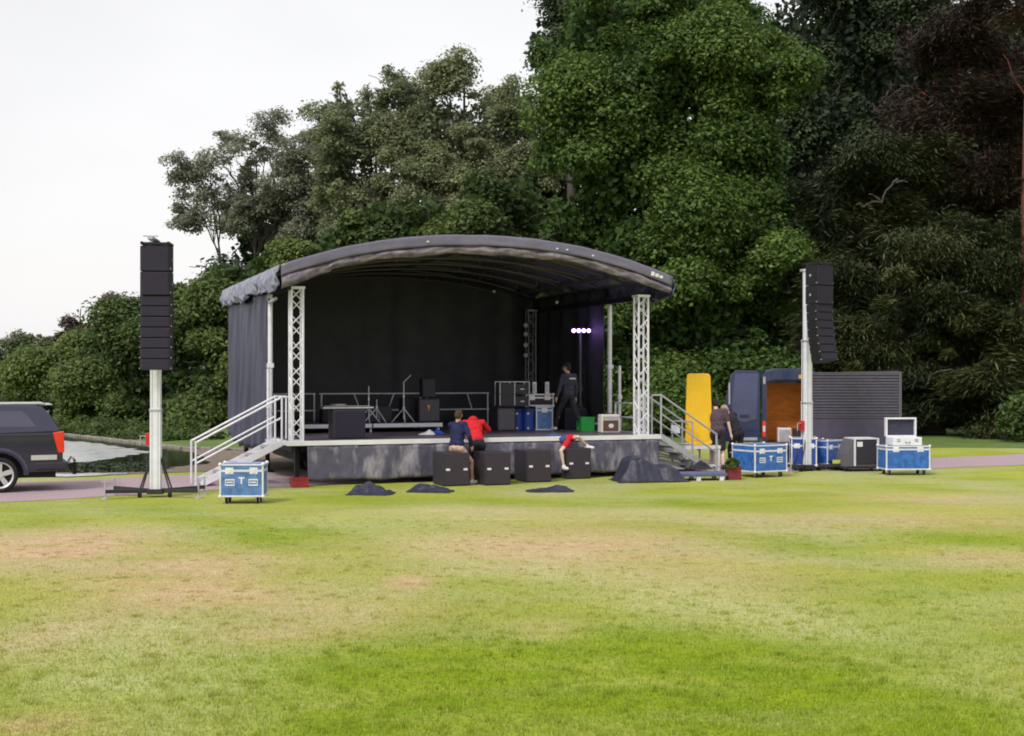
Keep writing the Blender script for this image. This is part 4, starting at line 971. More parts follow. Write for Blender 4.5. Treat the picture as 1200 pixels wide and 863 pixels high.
# silver frame trolley between steps and yellow panel
p = P(828, 556); t = thing('metal_stand', 'white metal frame stand carrying the tall yellow panel', 'stand', (p.x, p.y + 1.2, 0), R(12))
for x in (-.42, .42):
    for y in (-.25, .3):
        mb = MB(); mb.bb(x - .025, x + .025, y - .025, y + .025, 0, .62); mb.build('leg', 'alu', t)
mb = MB(); mb.bb(-.46, .46, -.29, -.24, .56, .64); mb.bb(-.46, .46, .29, .34, .56, .64); mb.bb(-.47, -.42, -.24, .29, .56, .64); mb.bb(.42, .47, -.24, .29, .56, .64); mb.bb(-.46, .46, -.28, -.24, .12, .17); mb.build('frame', 'alu', t)
mb = MB(); mb.bb(-.40, .40, -.24, .29, .60, .645); mb.build('shelf', 'galv', t)
pf = Vector((p.x, p.y + 1.2, 0))
p = P(806, 556); t = thing('barrier', 'pale grey steel frame standing at the foot of the right steps', 'frame', (p.x + .0, p.y + 1.0, 0), R(-35))
mb = MB(); 
for x in (-.28, .0, .28): mb.cyl((x, 0, 0), (x, 0, 1.25), .022, n=8)
for z in (.12, .68, 1.25): mb.cyl((-.28, 0, z), (.28, 0, z), .022, n=8)
mb.build('tubes', 'galv', t)
mb = MB(); mb.bb(-.30, -.05, -.035, -.024, .95, 1.15); mb.build('notice', 'white', t)
# tall yellow panel (rounded corners)
def rrect(w0, w1, h, r=.09, n=5):
    pts = []
    for cx, cz, a0 in ((w0 / 2 - r, r, -90), (w1 / 2 - r, h - r, 0), (-w1 / 2 + r, h - r, 90), (-w0 / 2 + r, r, 180)):
        for k in range(n + 1): a_ = R(a0 + 90 * k / n); pts.append((cx + math.cos(a_) * r, cz + math.sin(a_) * r))
    return pts
t = thing('yellow_panel', 'tall bright yellow panel with rounded corners standing between steps and van', 'panel', (pf.x - .02, pf.y, .645), R(10))
mb = MB(); mb.prism(rrect(.72, .62, 1.80), -.03, .03); mb.build('panel', 'yellow', t, bevel=.012)
mb = MB(); mb.prism(rrect(.54, .44, 1.55, .07), -.04, -.031); o = mb.build('inner_pressing', 'yellow', t, bevel=.006); o.location.z = .12
# crates
def crate(name, label, loc, rz, w_, d_, h_, m, cat='crate'):
    t = thing(name, label, cat, loc, rz)
    mb = MB(); tk = .015
    mb.bb(-w_ / 2, w_ / 2, -d_ / 2, d_ / 2, .003, .02)
    mb.bb(-w_ / 2, w_ / 2, -d_ / 2, -d_ / 2 + tk, .02, h_); mb.bb(-w_ / 2, w_ / 2, d_ / 2 - tk, d_ / 2, .02, h_)
    mb.bb(-w_ / 2, -w_ / 2 + tk, -d_ / 2 + tk, d_ / 2 - tk, .02, h_); mb.bb(w_ / 2 - tk, w_ / 2, -d_ / 2 + tk, d_ / 2 - tk, .02, h_)
    mb.build('tub', m, t)
    mb = MB()
    mb.bb(-w_ / 2 - .012, w_ / 2 + .012, -d_ / 2 - .012, -d_ / 2 - .001, h_ - .03, h_ + .004); mb.bb(-w_ / 2 - .012, w_ / 2 + .012, d_ / 2 + .001, d_ / 2 + .012, h_ - .03, h_ + .004)
    mb.bb(-w_ / 2 - .012, -w_ / 2 - .001, -d_ / 2, d_ / 2, h_ - .03, h_ + .004); mb.bb(w_ / 2 + .001, w_ / 2 + .012, -d_ / 2, d_ / 2, h_ - .03, h_ + .004)
    mb.build('rim', m, t); return t
p = P(349, 572); crate('plastic_crate', 'red crate on the ground under the left end of the stage', (p.x, p.y + .2, 0), SA, .34, .3, .20, mat('dull_red', (.32, .02, .03), .6))
p = P(861, 563); crate('plastic_crate', 'dark red crate with greenery on it beside the wide blue case', (p.x, p.y + .2, 0), R(5), .30, .3, .30, mat('dark_red', (.20, .02, .03), .6))
v, f, tt = foliage([(Vector((0, 0, .12)), (.18, .14, .13))], 900, .05, 5, rc=.07, fill=.3)
me = npmesh('plant_leaves', v, f, LM['weed'], {'tint': ('FACE', tt)}); o = bpy.data.objects.new('plant', me); C.objects.link(o); o.location = (p.x, p.y + .2, .25)
tag(o, 'green leafy stuff heaped in the dark red crate', 'plant')

# ---------------------------------------------------------------- on the stage
def onst(px, py, z=DK): return P(px, py, z)
p = onst(404, 515); t = thing('stage_box', 'black cube speaker at the left front of the deck with a board on top', 'speaker', (p.x, p.y + .35, DK), SA)
mb = MB(); mb.bb(-.36, .36, -.3, .3, .01, .66); mb.build('cabinet', 'blackbox', t, bevel=.01)
mb = MB(); mb.bb(-.33, .33, -.315, -.302, .04, .63); mb.build('grille', 'grille', t)
for x in (-.36, .36):
    mb = MB(); mb.bb(x - .012, x + .012, -.08, .08, .36, .44); mb.build('handle', 'chassis', t)
t = thing('keyboard', 'thin dark keyboard lying across the black cube speaker', 'keyboard', (p.x, p.y + .35, DK + .665), SA)
mb = MB(); mb.bb(-.58, .58, -.18, .18, .0, .07); mb.build('body', 'black', t, bevel=.008)
mb = MB(); mb.bb(-.52, .50, -.16, -.04, .071, .078); mb.build('keys', 'galv', t)
mb = MB(); mb.bb(-.58, .58, -.184, -.181, .02, .05); mb.build('trim', 'galv', t)
# drum riser
t = thing('drum_riser', 'low white-edged drum riser near the back left of the deck', 'riser', tuple(S(2.6, 3.7, DK)), SA)
mb = MB(); mb.bb(-1.75, 1.9, 0, 2.4, .11, .20); mb.build('top', 'deck', t)
for a_, b_ in ((-1.75, .05), (.09, 1.9)):
    mb = MB(); mb.bb(a_, b_, -.03, -.002, .12, .215); mb.build('edge', 'white', t)
for x in (-1.7, 0.05, 1.83):
    for y in (.1, 2.2):
        mb = MB(); mb.cyl((x, y, 0), (x, y, .11), .03, n=8); mb.build('foot', 'alu', t)
RZ = DK + .20
def rs(px, py, z=RZ): return P(px, py, z)
p = S(1.95, 4.35, RZ); t = thing('floor_tom', 'amber-shelled drum standing on the riser beside the black cube speaker', 'drum', tuple(p), 0)
mb = MB(); mb.cyl((0, 0, .14), (0, 0, .48), .19, n=24); mb.build('shell', 'orangewood', t, smooth=False)
mb = MB(); mb.cyl((0, 0, .48), (0, 0, .50), .20, n=24); mb.cyl((0, 0, .12), (0, 0, .14), .20, n=24); mb.build('hoop', 'alu', t)
for k in range(3):
    a_ = k * 2.1; mb = MB(); mb.cyl((math.cos(a_) * .21, math.sin(a_) * .21, 0), (math.cos(a_) * .21, math.sin(a_) * .21, .4), .01, n=6); mb.build('leg', 'alu', t)
def stand(label, loc, h, seed, cym=True, boom=0):
    t = thing('drum_stand', label, 'stand', loc, seed * .7)
    for k in range(3):
        a_ = k * 2 * PI / 3; mb = MB(); mb.tube([(0, 0, .38), (math.cos(a_) * .34, math.sin(a_) * .34, .012)], .014, 6); mb.build('leg', 'alu', t)
    mb = MB(); mb.cyl((0, 0, .1), (0, 0, h), .013, n=8); mb.cyl((0, 0, .36), (0, 0, .42), .03, n=8); mb.cyl((0, 0, h * .62), (0, 0, h * .62 + .07), .026, n=8); mb.build('pole', 'alu', t)
    if boom:
        mb = MB(); mb.cyl((0, 0, h), (boom, .0, h + .18), .011, n=6); mb.build('boom', 'alu', t)
    return t
stand('chrome drum stand with crossed legs in the middle of the riser', tuple(S(2.75, 4.4, RZ)), .95, 1)
stand('short chrome stand right beside the crossed drum stand', tuple(S(3.05, 4.75, RZ)), .6, 2)
stand('tall chrome boom stand left of the grey guitar cabinet', tuple(S(3.65, 4.3, RZ)), 1.05, 4, boom=-.2)
def darkcase(name, label, cat, loc, rz, w_, d_, h_, m='blackbox', trim=None):
    t = thing(name, label, cat, loc, rz)
    mb = MB(); mb.bb(-w_ / 2, w_ / 2, -d_ / 2, d_ / 2, .012, h_); mb.build('body', m, t, bevel=.012)
    mb = MB(); mb.bb(-w_ / 2 + .03, w_ / 2 - .03, -d_ / 2 - .012, -d_ / 2 + .002, .04, h_ - .04); mb.build('front', m if trim is None else trim, t)
    mb = MB()
    for x in (-w_ / 2 + .05, w_ / 2 - .05):
        for y in (-d_ / 2 + .05, d_ / 2 - .05): mb.cyl((x, y, 0), (x, y, .013), .02, n=8)
    mb.build('feet', 'rubber', t)
    mb = MB(); mb.tube([(-.09, 0, h_), (-.08, 0, h_ + .03), (.08, 0, h_ + .03), (.09, 0, h_)], .009, 6); mb.build('handle', 'rubber', t)
    return t
darkcase('drum_case', 'black case behind the chrome stands on the riser', 'case', tuple(S(3.15, 5.2, RZ)), SA, .75, .4, .42)
darkcase('drum_case', 'low black case behind the amber drum', 'case', tuple(S(2.1, 5.3, RZ)), SA, .8, .4, .36)
darkcase('amplifier', 'black amplifier standing left behind the grey guitar cabinet', 'amplifier', tuple(S(4.12, 5.4, RZ)), SA, .5, .4, .62)
# grey guitar cabinet with emblem; its head
p = S(4.42, 4.75, RZ)
t = darkcase('guitar_cabinet', 'grey-fronted guitar cabinet with a gold emblem on the riser', 'guitar cabinet', tuple(p), SA, .58, .36, .62, 'blackbox', 'greybox')
mb = MB(); mb.ell((-.02, -.195, .38), (.022, .006, .085), nu=10); mb.ell((-.02, -.195, .42), (.045, .006, .03), nu=10); mb.build('emblem', 'gold', t)
t = darkcase('stage_monitor', 'black angled monitor sitting on top of the grey guitar cabinet', 'monitor', (p.x, p.y, RZ + .64), SA, .36, .3, .50, 'blackbox')
# blue and white cloths on the deck
o = heap('cloth', 'crumpled blue cloth on the deck beside the boy in navy', 'cloth', 510, 520, .34, .35, .14, 21, m=mat('bright_blue_cloth', (.03, .10, .62), .8)); o.location = (*onst(513, 509)[:2], DK)
o = heap('cloth', 'crumpled white cloth on the deck next to the blue one', 'cloth', 500, 520, .40, .35, .13, 22, m='whitecloth'); o.location = (*onst(500, 510)[:2], DK)
# backline right of the red hoodie
p = onst(590, 505.5); darkcase('stage_box', 'tall dark grey speaker box on the deck right of the red hoodie', 'speaker', (p.x, p.y + .25, DK), SA, .50, .45, .60, 'blackbox', 'greybox')
p1 = p
t = thing('equipment_rack', 'open rack of dark electronics standing on the dark grey speaker box', 'rack', (p.x + .22, p.y + .25, DK + .64), SA)
for x in (-.40, .0, .40):
    mb = MB(); mb.bb(x - .012, x + .012, -.2, -.17, 0, .62); mb.bb(x - .012, x + .012, .17, .2, 0, .62); mb.build('upright', 'galv', t)
mb = MB(); mb.bb(-.41, .41, -.21, .21, -.001, .02); mb.build('shelf', 'black', t)
mb = MB(); mb.bb(-.41, .41, -.21, .21, .30, .32); mb.build('shelf', 'black', t)
mb = MB(); mb.bb(-.41, .41, -.205, -.18, .61, .63); mb.bb(-.41, .41, .18, .205, .61, .63); mb.build('top_rail', 'galv', t)
mb = MB(); mb.bb(-.38, -.03, -.19, .18, .025, .58); mb.build('unit', 'blackbox', t)
for z in (.025, .34):
    mb = MB(); mb.bb(.03, .38, -.19, .18, z, z + .22); u_ = mb.build('unit', 'blackbox', t)
    mb = MB(); mb.bb(.16, .26, -.198, -.188, z + .08, z + .11); mb.build('display', 'pale_lens', u_)
# blue round drum cases
for i, (px, lab) in enumerate(((606, 'round blue drum case on the deck, left of the pair'), (619, 'round blue drum case on the deck, right of the pair'))):
    p = onst(px, 505); t = thing('round_case', lab, 'drum case', (p.x, p.y + .3, DK), 0, 'round blue drum cases')
    mb = MB(); mb.cyl((0, 0, .0), (0, 0, .50), .165, n=24); mb.build('shell', 'blue2', t, bevel=.015)
    mb = MB(); mb.cyl((0, 0, .501), (0, 0, .56), .172, n=24); mb.build('lid', 'blue2', t, bevel=.015)
    for z in (.06, .44):
        mb = MB(); mb.cyl((0, -.165, z), (0, -.18, z), .03, n=10); mb.build('fitting', 'pale_lens', t)
# dark slab carrying the flight case on top of round cases and blue case
p = onst(636, 504.5); pc = flight_case('pale blue flight case with white edging on the deck, under the silver-trimmed one', (p.x, p.y + .25, DK), SA * .6, .44, .44, .60, body='lightblue', castors=False, logo=False, dishes=False, lid=.15, latches=1)
flight_case('dark flight case with thick silver trim lying across the pale blue one', (p.x - .12, p.y + .27, DK + .625), SA * .6, .74, .42, .30, body='grille2', castors=False, logo=False, dishes=False, lid=.3)
for i, (dx, lab) in enumerate(((-.19, 'slim white column standing on the silver-trimmed case, left one'), (.14, 'slim white column standing on the silver-trimmed case, right one'))):
    t = thing('white_column', lab, 'column speaker', (p.x - .12 + dx + .1, p.y + .22, DK + .947), 0)
    mb = MB(); mb.bb(-.055, .055, -.05, .05, 0, .31); mb.build('shell', 'white', t, bevel=.012)
    mb = MB(); mb.bb(-.03, .03, -.056, -.051, .05, .27); mb.build('grille', 'galv', t)
# row of pale round lamps hanging by the rear truss
lx = P(627, 500, DK); 
t = thing('lamp_strip', 'vertical strip of four pale round lamps beside the rear truss', 'lights', tuple(S(8.18, 7.45, 0)), SA)
mb = MB(); mb.bb(-.03, .03, -.03, .03, 2.9, 4.3); mb.build('bar', 'chassis', t)
for z in (3.86, 3.60, 3.28, 2.98):
    mb = MB(); mb.cyl((0, -.04, z), (0, -.14, z), .075, .09, n=18); l_ = mb.build('lamp', 'chassis', t)
    mb = MB(); mb.cyl((0, -.141, z), (0, -.150, z), .068, n=18); mb.build('lens', 'pale_lens', l_)
for k, (x, y, z) in enumerate(((6.8, 6.2, 4.72), (8.0, 4.5, 4.35))):
    o = thing('pin_lamp', ['tiny pale lamp hanging under the middle of the roof', 'tiny pale lamp hanging under the right of the roof'][k], 'lamp', tuple(S(x, y, z)), SA)
    mb = MB(); mb.cyl((0, 0, .06), (0, 0, zt(x) - z - .1), .008, n=6); mb.build('cord', 'chassis', o)
    mb = MB(); mb.ell((0, 0, .03), (.045, .045, .045), nu=12); mb.build('bulb', 'pale_lens', o)
# light bar on a stand: four glowing violet lamps
p = P(681, 503, DK); p = Vector((p.x, p.y + .35, DK))
t = thing('stage_light', 'bar of four glowing violet-white lamps on a tall stand', 'stage light', tuple(p), R(5))
s_ = p.y / F; zb = CAMH - (387 - HZ) * s_ - DK
mb = MB(); mb.cyl((0, 0, .1), (0, 0, zb), .035, n=10); mb.cyl((0, 0, 1.0), (0, 0, 1.12), .06, n=10); mb.build('pole', 'greybox', t)
for k in range(3):
    a_ = k * 2 * PI / 3 + .5; mb = MB(); mb.cyl((0, 0, .7), (math.cos(a_) * .5, math.sin(a_) * .5, .02), .016, n=6); mb.build('leg', 'greybox', t)
mb = MB(); mb.bb(-.26, .30, -.03, .04, zb - .02, zb + .03); mb.build('crossbar', 'chassis', t)
for k in range(4):
    x = -.20 + k * .135; mb = MB(); mb.cyl((x, -.03, zb + .0), (x, -.13, zb - .02), .050, .060, n=16); h_ = mb.build('lamp_housing', 'chassis', t)
    mb = MB(); mb.cyl((x, -.131, zb - .02), (x, -.14, zb - .022), .054, n=16); mb.build('lens', 'violet', h_)
pl = bpy.data.lights.new('violet_glow', 'POINT'); pl.energy = 4; pl.color = (.45, .25, 1); pl.shadow_soft_size = .12
po = bpy.data.objects.new('violet_glow', pl); C.objects.link(po); po.location = (p.x, p.y - .35, DK + zb - .02)
# dark wedge behind the man, green crate, amps
p = onst(668, 504); darkcase('stage_monitor', 'dark floor speaker behind the legs of the man on stage', 'monitor', (p.x + .1, p.y + .7, DK), SA, .62, .45, .55, 'blackbox', 'grille')
p = onst(686.5, 506); crate('plastic_crate', 'bright green plastic crate on the deck right of the man', (p.x, p.y + .2, DK), SA, .36, .32, .36, 'green')
p = onst(699, 504.5); t = darkcase('small_amplifier', 'small black amplifier between the green crate and the cream one', 'amplifier', (p.x, p.y + .2, DK), SA * .5, .26, .3, .33, 'blackbox', 'grille')
mb = MB(); mb.bb(-.07, .05, -.17, -.163, .15, .20); mb.build('badge', 'galv', t)
p = onst(714, 508); t = thing('guitar_amplifier', 'cream guitar amplifier with brown grille at the front right of the deck', 'amplifier', (p.x, p.y + .18, DK), SA * .8)
mb = MB(); mb.bb(-.24, .24, -.14, .14, .012, .46); mb.build('cabinet', 'cream', t, bevel=.02)
mb = MB(); mb.bb(-.20, .20, -.148, -.139, .05, .32); mb.build('grille', 'brown', t)
mb = MB(); mb.ell((0.01, -.150, .18), (.07, .006, .055)); mb.build('cone', 'cream', t)
mb = MB(); mb.bb(-.20, .20, -.146, -.139, .345, .415); mb.build('control_panel', 'galv', t)
mb = MB(); mb.tube([(-.09, 0, .46), (-.07, 0, .49), (.07, 0, .49), (.09, 0, .46)], .01, 6); mb.build('handle', 'brown', t)

# ---------------------------------------------------------------- pickup
p = P(9, 578); car = thing('pickup_truck', 'dark pickup with hard canopy and alloy wheels, parked at the left edge', 'pickup', (0, 0, 0), SA * 1.15)
ca = SA * 1.15; org = Vector((p.x, p.y, 0)) - Matrix.Rotation(ca, 4, 'Z') @ Vector((-1.22, -.82, 0)) + Vector((-.17, 0, 0)); car.location = org
def arch(cx, r, n=12): return [(cx + math.cos(PI - PI * k / n) * r, .36 + math.sin(PI - PI * k / n) * r) for k in range(n + 1)]
def arch_r(cx, r, n=12): return list(reversed(arch(cx, r, n)))
low = [(0, .48), (-.03, .42), (-.72, .40)] + arch_r(-1.22, .46) + [(-1.72, .36), (-3.85, .36)] + arch_r(-4.37, .46) + [(-4.9, .40), (-5.22, .42), (-5.28, .75), (-5.2, .98), (-4.9, 1.08), (-3.9, 1.16), (-.02, 1.22), (.0, 1.0)]
mb = MB(); mb.prism(low, -.90, .90); mb.build('body', 'car', car, bevel=.035)
# dark wheel wells inside
def shell(prof, wb, wt, zb, ztop, m, nm, par, bev=.04):
    mb = MB(); n = len(prof); vs = []
    for s in (-1, 1):
        for x, z in prof: vs.append((x, s * (wb + (wt - wb) * (z - zb) / (ztop - zb)), z))
    fs = [tuple(range(n)), tuple(range(2 * n - 1, n - 1, -1))] + [(i, i + n, (i + 1) % n + n, (i + 1) % n) for i in range(n)]
    mb.add(vs, fs); return mb.build(nm, m, par, bevel=bev)
shell([(-.04, 1.22), (-.10, 1.34), (-.26, 1.62), (-.40, 1.76), (-.55, 1.79), (-1.95, 1.80), (-1.95, 1.16)], .87, .70, 1.16, 1.8, 'car', 'canopy', car)
shell([(-1.96, 1.12), (-1.96, 1.78), (-3.1, 1.80), (-3.5, 1.68), (-4.05, 1.14)], .86, .66, 1.12, 1.8, 'car', 'cab', car)
mb = MB()
for s in (-1,):
    def wy(z): return s * ((.87 + (.70 - .87) * (z - 1.16) / .64) + .006)
    pts = [(-.52, 1.34), (-.62, 1.50), (-.78, 1.66), (-1.85, 1.68), (-1.85, 1.34)]
    mb.add([(x, wy(z), z) for x, z in pts] + [(x, wy(z) - s * .02, z) for x, z in pts], [(0, 1, 2, 3, 4), (9, 8, 7, 6, 5), (0, 5, 6, 1), (1, 6, 7, 2), (2, 7, 8, 3), (3, 8, 9, 4), (4, 9, 5, 0)])
mb.build('side_window', 'glass', car)
mb = MB()
for s in (-1, 1):
    for a_ in ([(-2.05, 1.30), (-2.05, 1.66), (-2.75, 1.68), (-2.75, 1.27)], [(-2.85, 1.27), (-2.85, 1.68), (-3.15, 1.66), (-3.75, 1.22)]):
        mb.add([(x, s * (.86 + (.66 - .86) * (z - 1.12) / .68 + .006), z) for x, z in a_], [(0, 1, 2, 3)])
mb.build('cab_window', 'glass', car)
mb = MB(); mb.bb(-1.9, -.34, -.66, .66, 1.795, 1.825); mb.bb(-.44, -.18, -.64, .64, 1.775, 1.80); mb.build('roof_spoiler', 'galv', car, bevel=.01)
mb = MB(); mb.bb(-1.9, -.08, -.915, -.895, 1.155, 1.185); mb.build('waist_trim', 'black', car)
mb = MB(); mb.bb(-.55, .10, -.93, .93, .44, .62); mb.build('rear_bumper', 'black', car, bevel=.04)
mb = MB(); mb.bb(-.62, -.12, -.940, -.931, .66, .76); mb.build('side_strip', 'rim', car)  # thin pale grey strip on the body side, above the bumper
for s in (-1, 1):
    mb = MB(); mb.add([(x, s * y, z) for y in (.78, .92) for x, z in ((.03, .80), (-.09, .80), (-.20, 1.22), (.02, 1.24))], [(0, 1, 2, 3), (7, 6, 5, 4), (0, 4, 5, 1), (1, 5, 6, 2), (2, 6, 7, 3), (3, 7, 4, 0)])
    mb.build('tail_light', 'lamp', car, bevel=.015)
# flared arch
for cx in (-1.22, -4.37):
    mb = MB(); n = 16
    for k in range(n):
        a0, a1 = PI * k / n, PI * (k + 1) / n
        mb.add([(cx + math.cos(a) * r_, yy, .36 + math.sin(a) * r_) for a in (a0, a1) for r_, yy in ((.46, -.935), (.56, -.925), (.57, -.89), (.46, -.89))], [(0, 1, 5, 4), (1, 2, 6, 5), (3, 0, 4, 7)])
    mb.build('wheel_arch', 'car', car, smooth=True)
def wheel(cx, y, s):
    mb = MB(); prof = [(.27, .11), (.33, .115), (.362, .09), (.366, 0), (.362, -.09), (.33, -.115), (.27, -.11)]; n = 28; vs = []; fs = []
    for k in range(n):
        a_ = 2 * PI * k / n
        for r_, yy in prof: vs.append((cx + math.cos(a_) * r_, y + yy, .366 + math.sin(a_) * r_))
    m_ = len(prof)
    for k in range(n):
        for j in range(m_): fs.append((k * m_ + j, k * m_ + (j + 1) % m_, ((k + 1) % n) * m_ + (j + 1) % m_, ((k + 1) % n) * m_ + j))
    mb.add(vs, fs); wh = mb.build('wheel', 'rubber', car, smooth=True)
    mb = MB()
    for k in range(n):
        a0, a1 = 2 * PI * k / n, 2 * PI * (k + 1) / n
        mb.add([(cx + math.cos(a) * r_, y + s * yy, .366 + math.sin(a) * r_) for a in (a0, a1) for r_, yy in ((.272, .115), (.245, .10), (.235, .02))], [(0, 1, 4, 3), (1, 2, 5, 4)])
    for k in range(5):
        a_ = 2 * PI * k / 5 + .3; d = Vector((math.cos(a_), 0, math.sin(a_))); q = Vector((-d.z, 0, d.x)); c = Vector((cx, y + s * .085, .366))
        mb.add([c + d * .04 + q * .045, c + d * .25 + q * .05, c + d * .25 - q * .05, c + d * .04 - q * .045] + [c + d * .04 + q * .045 - Vector((0, s * .04, 0)), c + d * .25 + q * .05 - Vector((0, s * .04, 0)), c + d * .25 - q * .05 - Vector((0, s * .04, 0)), c + d * .04 - q * .045 - Vector((0, s * .04, 0))], [(0, 1, 2, 3), (0, 4, 5, 1), (1, 5, 6, 2), (2, 6, 7, 3)])
    mb.cyl((cx, y + s * .05, .366), (cx, y + s * .10, .366), .065, n=14); mb.build('rim', 'rim', wh)
    mb = MB(); mb.cyl((cx, y - s * .02, .366), (cx, y + s * .01, .366), .24, n=20); mb.build('brake_disc', 'chassis', wh)
for cx in (-1.22, -4.37):
    for s in (-1, 1): wheel(cx, s * .80, s)
mb = MB(); mb.bb(.05, .28, -.04, .04, .46, .52); mb.ell((.30, 0, .58), (.03, .03, .03), nu=10); mb.bb(.26, .34, -.04, .04, .28, .54); mb.build('tow_bar', 'chassis', car, bevel=.006)
mb = MB(); mb.tube([(.12, -.10, .48), (.22, -.12, .66), (.30, -.10, .60)], .025, 6); mb.build('tow_socket', 'galv', car)
mb = MB(); mb.bb(-4.95, -.12, -.62, .62, .28, .95); mb.build('underbody', 'chassis', car)

# ---------------------------------------------------------------- van with open rear
VA = R(-7); p = P(893, 543)
van = thing('van', 'dark blue high-roof van with its rear open showing an orange interior', 'van', (p.x, p.y, 0), VA)
VW, VH, VL = 1.50, 2.58, 5.2
mb = MB()
prof = [(0, .32), (0, VH - .25), (.10, VH - .06), (.28, VH), (VW - .28, VH), (VW - .10, VH - .06), (VW, VH - .25), (VW, .32)]
inn = [(.13, .52), (.13, VH - .38), (.16, VH - .36), (.3, VH - .34), (VW - .3, VH - .34), (VW - .16, VH - .36), (VW - .13, VH - .38), (VW - .13, .52)]
n = 8
vs = [(x, 0, z) for x, z in prof] + [(x, 0, z) for x, z in inn] + [(x, VL, z) for x, z in prof] + [(x, 1.15, z) for x, z in inn]
fs = []
for i in range(n):
    j = (i + 1) % n
    fs += [(i, j, j + n, i + n), (i, i + 2 * n, j + 2 * n, j), (i + n, j + n, j + 3 * n, i + 3 * n)]
fs += [tuple(range(2 * n, 3 * n)), tuple(range(3 * n, 4 * n))]
mb.add(vs, fs); mb.build('body', 'vanblue', van, bevel=.02)
e = .006
mb = MB(); mb.bb(.13 + e, .145, .12, 1.1, .56, VH - .45); mb.bb(VW - .145, VW - .13 - e, .12, 1.1, .56, VH - .45); mb.bb(.15, VW - .15, 1.11, 1.14, .56, VH - .40); mb.bb(.15, VW - .15, 1.08, 1.105, 1.22, 1.26); mb.build('ply_lining', 'orange', van)  # end panel brought forward, bay kept shallow so the orange gets more light
mb = MB(); mb.bb(.14, VW - .14, .02, 1.1, .525, .555); mb.build('load_floor', 'greybox', van)
mb = MB(); mb.bb(-.02, VW + .02, -.12, -.002, .36, .50); mb.build('rear_bumper', 'chassis', van, bevel=.02)
mb = MB(); mb.bb(.1, VW - .1, .01, VL - .1, .26, .34); mb.build('underbody', 'chassis', van)
for x in (.055, VW - .055):
    mb = MB(); mb.bb(x - .045, x + .045, -.02, -.002, .72, 1.15); l_ = mb.build('tail_light', 'lamp', van, bevel=.006)
    mb = MB(); mb.bb(x - .03, x + .03, -.026, -.021, .86, 1.02); mb.build('lens', 'pale_lens', l_)
mb = MB(); mb.bb(.25, VW - .2, -.035, -.002, VH - .30, VH - .06); mb.build('roof_header', 'vanblue', van, bevel=.01)
mb = MB(); mb.bb(VW - .52, VW - .18, -.05, -.036, VH - .27, VH - .17); mb.build('beacon', 'amber', van)
mb = MB(); mb.bb(.03, .09, -.03, -.001, VH - .42, VH - .22); mb.build('hinge', 'galv', van)
for y in (.9, 4.2):
    for x in (.0, VW - .2):
        mb = MB(); mb.cyl((x + .01, y, .34), (x + .19, y, .34), .34, n=22); w_ = mb.build('wheel', 'rubber', van, bevel=.02)
        mb = MB(); mb.cyl((x - .01 if x < .5 else x + .19, y, .34), (x + .01 if x < .5 else x + .21, y, .34), .19, n=16); mb.build('rim', 'galv', w_)
# left barn door swung out
mb = MB(); dp = [(-.06, .58), (-.06, 2.44), (-.14, 2.52), (-.70, 2.54), (-.84, 2.40), (-.98, 1.75), (-1.03, 1.1), (-1.02, .58)]
mb.prism(dp, .02, .07); dr = mb.build('rear_door', 'vanblue', van, bevel=.01)
mb = MB(); mb.prism([(-.14, 1.20), (-.10, 2.44), (-.72, 2.45), (-.82, 1.60), (-.80, 1.22), (-.50, 1.10)], .003, .018); mb.build('door_panel', 'vandoor', dr, bevel=.006)
mb = MB(); mb.bb(-.60, -.36, -.012, .002, 1.24, 1.32); mb.build('door_handle', 'black', dr)
mb = MB(); mb.bb(-.80, -.12, .006, .018, .62, .70); mb.build('lower_trim', 'galv', dr)
mb = MB(); mb.bb(-.90, -.86, .0, .02, 1.6, 2.2); mb.build('edge_trim', 'galv', dr)
def inside(name, label, cat, x, y, w_, d_, h_, m, trim):
    q = van.location + (Matrix.Rotation(VA, 4, 'Z') @ Vector((x, y, .556))); darkcase(name, label, cat, tuple(q), VA, w_, d_, h_, m, trim)
inside('storage_box', 'pale grey box just inside the van rear opening', 'box', .62, .35, .36, .35, .40, 'white', 'galv')
inside('storage_box', 'black box beside the pale grey one inside the van', 'box', 1.10, .4, .46, .4, .38, 'blackbox', 'blackbox')
# ribbed box trailer beside the van
p = P(953, 546); TA = R(-6); tr = thing('box_trailer', 'dark grey box trailer with a finely ribbed wall right of the van', 'trailer', (p.x, p.y + .5, 0), TA)
TW, TH = 2.42, 2.52
mb = MB(); mb.prism([(0, .42), (0, TH - .06), (TW - .06, TH), (TW, .42)], 0, 1.6); mb.build('body', 'ribbed', tr)
mb = MB()
for k in range(15):
    z = 1.32 + k * .078; mb.prism([(.06, z), (.06, z + .026), (TW - .07, z + .026), (TW - .06, z)], -.03, -.002)
mb.build('ribbing', mat('rib_light_edge', (.13, .12, .165), .5), tr)  # ribs paler than the wall: light on their relief put into the colour
mb = MB(); mb.bb(-.02, .05, -.03, -.001, .40, TH - .05); mb.bb(TW - .06, TW + .01, -.03, -.001, .40, TH - .02); mb.bb(.05, TW - .06, -.03, -.003, TH - .07, TH - .04); mb.bb(.05, TW - .06, -.028, -.003, 1.26, 1.29); mb.build('frame', 'greybox', tr)
mb = MB(); mb.bb(-.03, TW + .03, -.03, 1.63, .36, .415); mb.build('chassis', 'chassis', tr)
for x in (.75, 1.6):
    for y in (.02, 1.42):
        mb = MB(); mb.cyl((x, y, .30), (x, y + .18, .30), .30, n=20); mb.build('wheel', 'rubber', tr, bevel=.02)
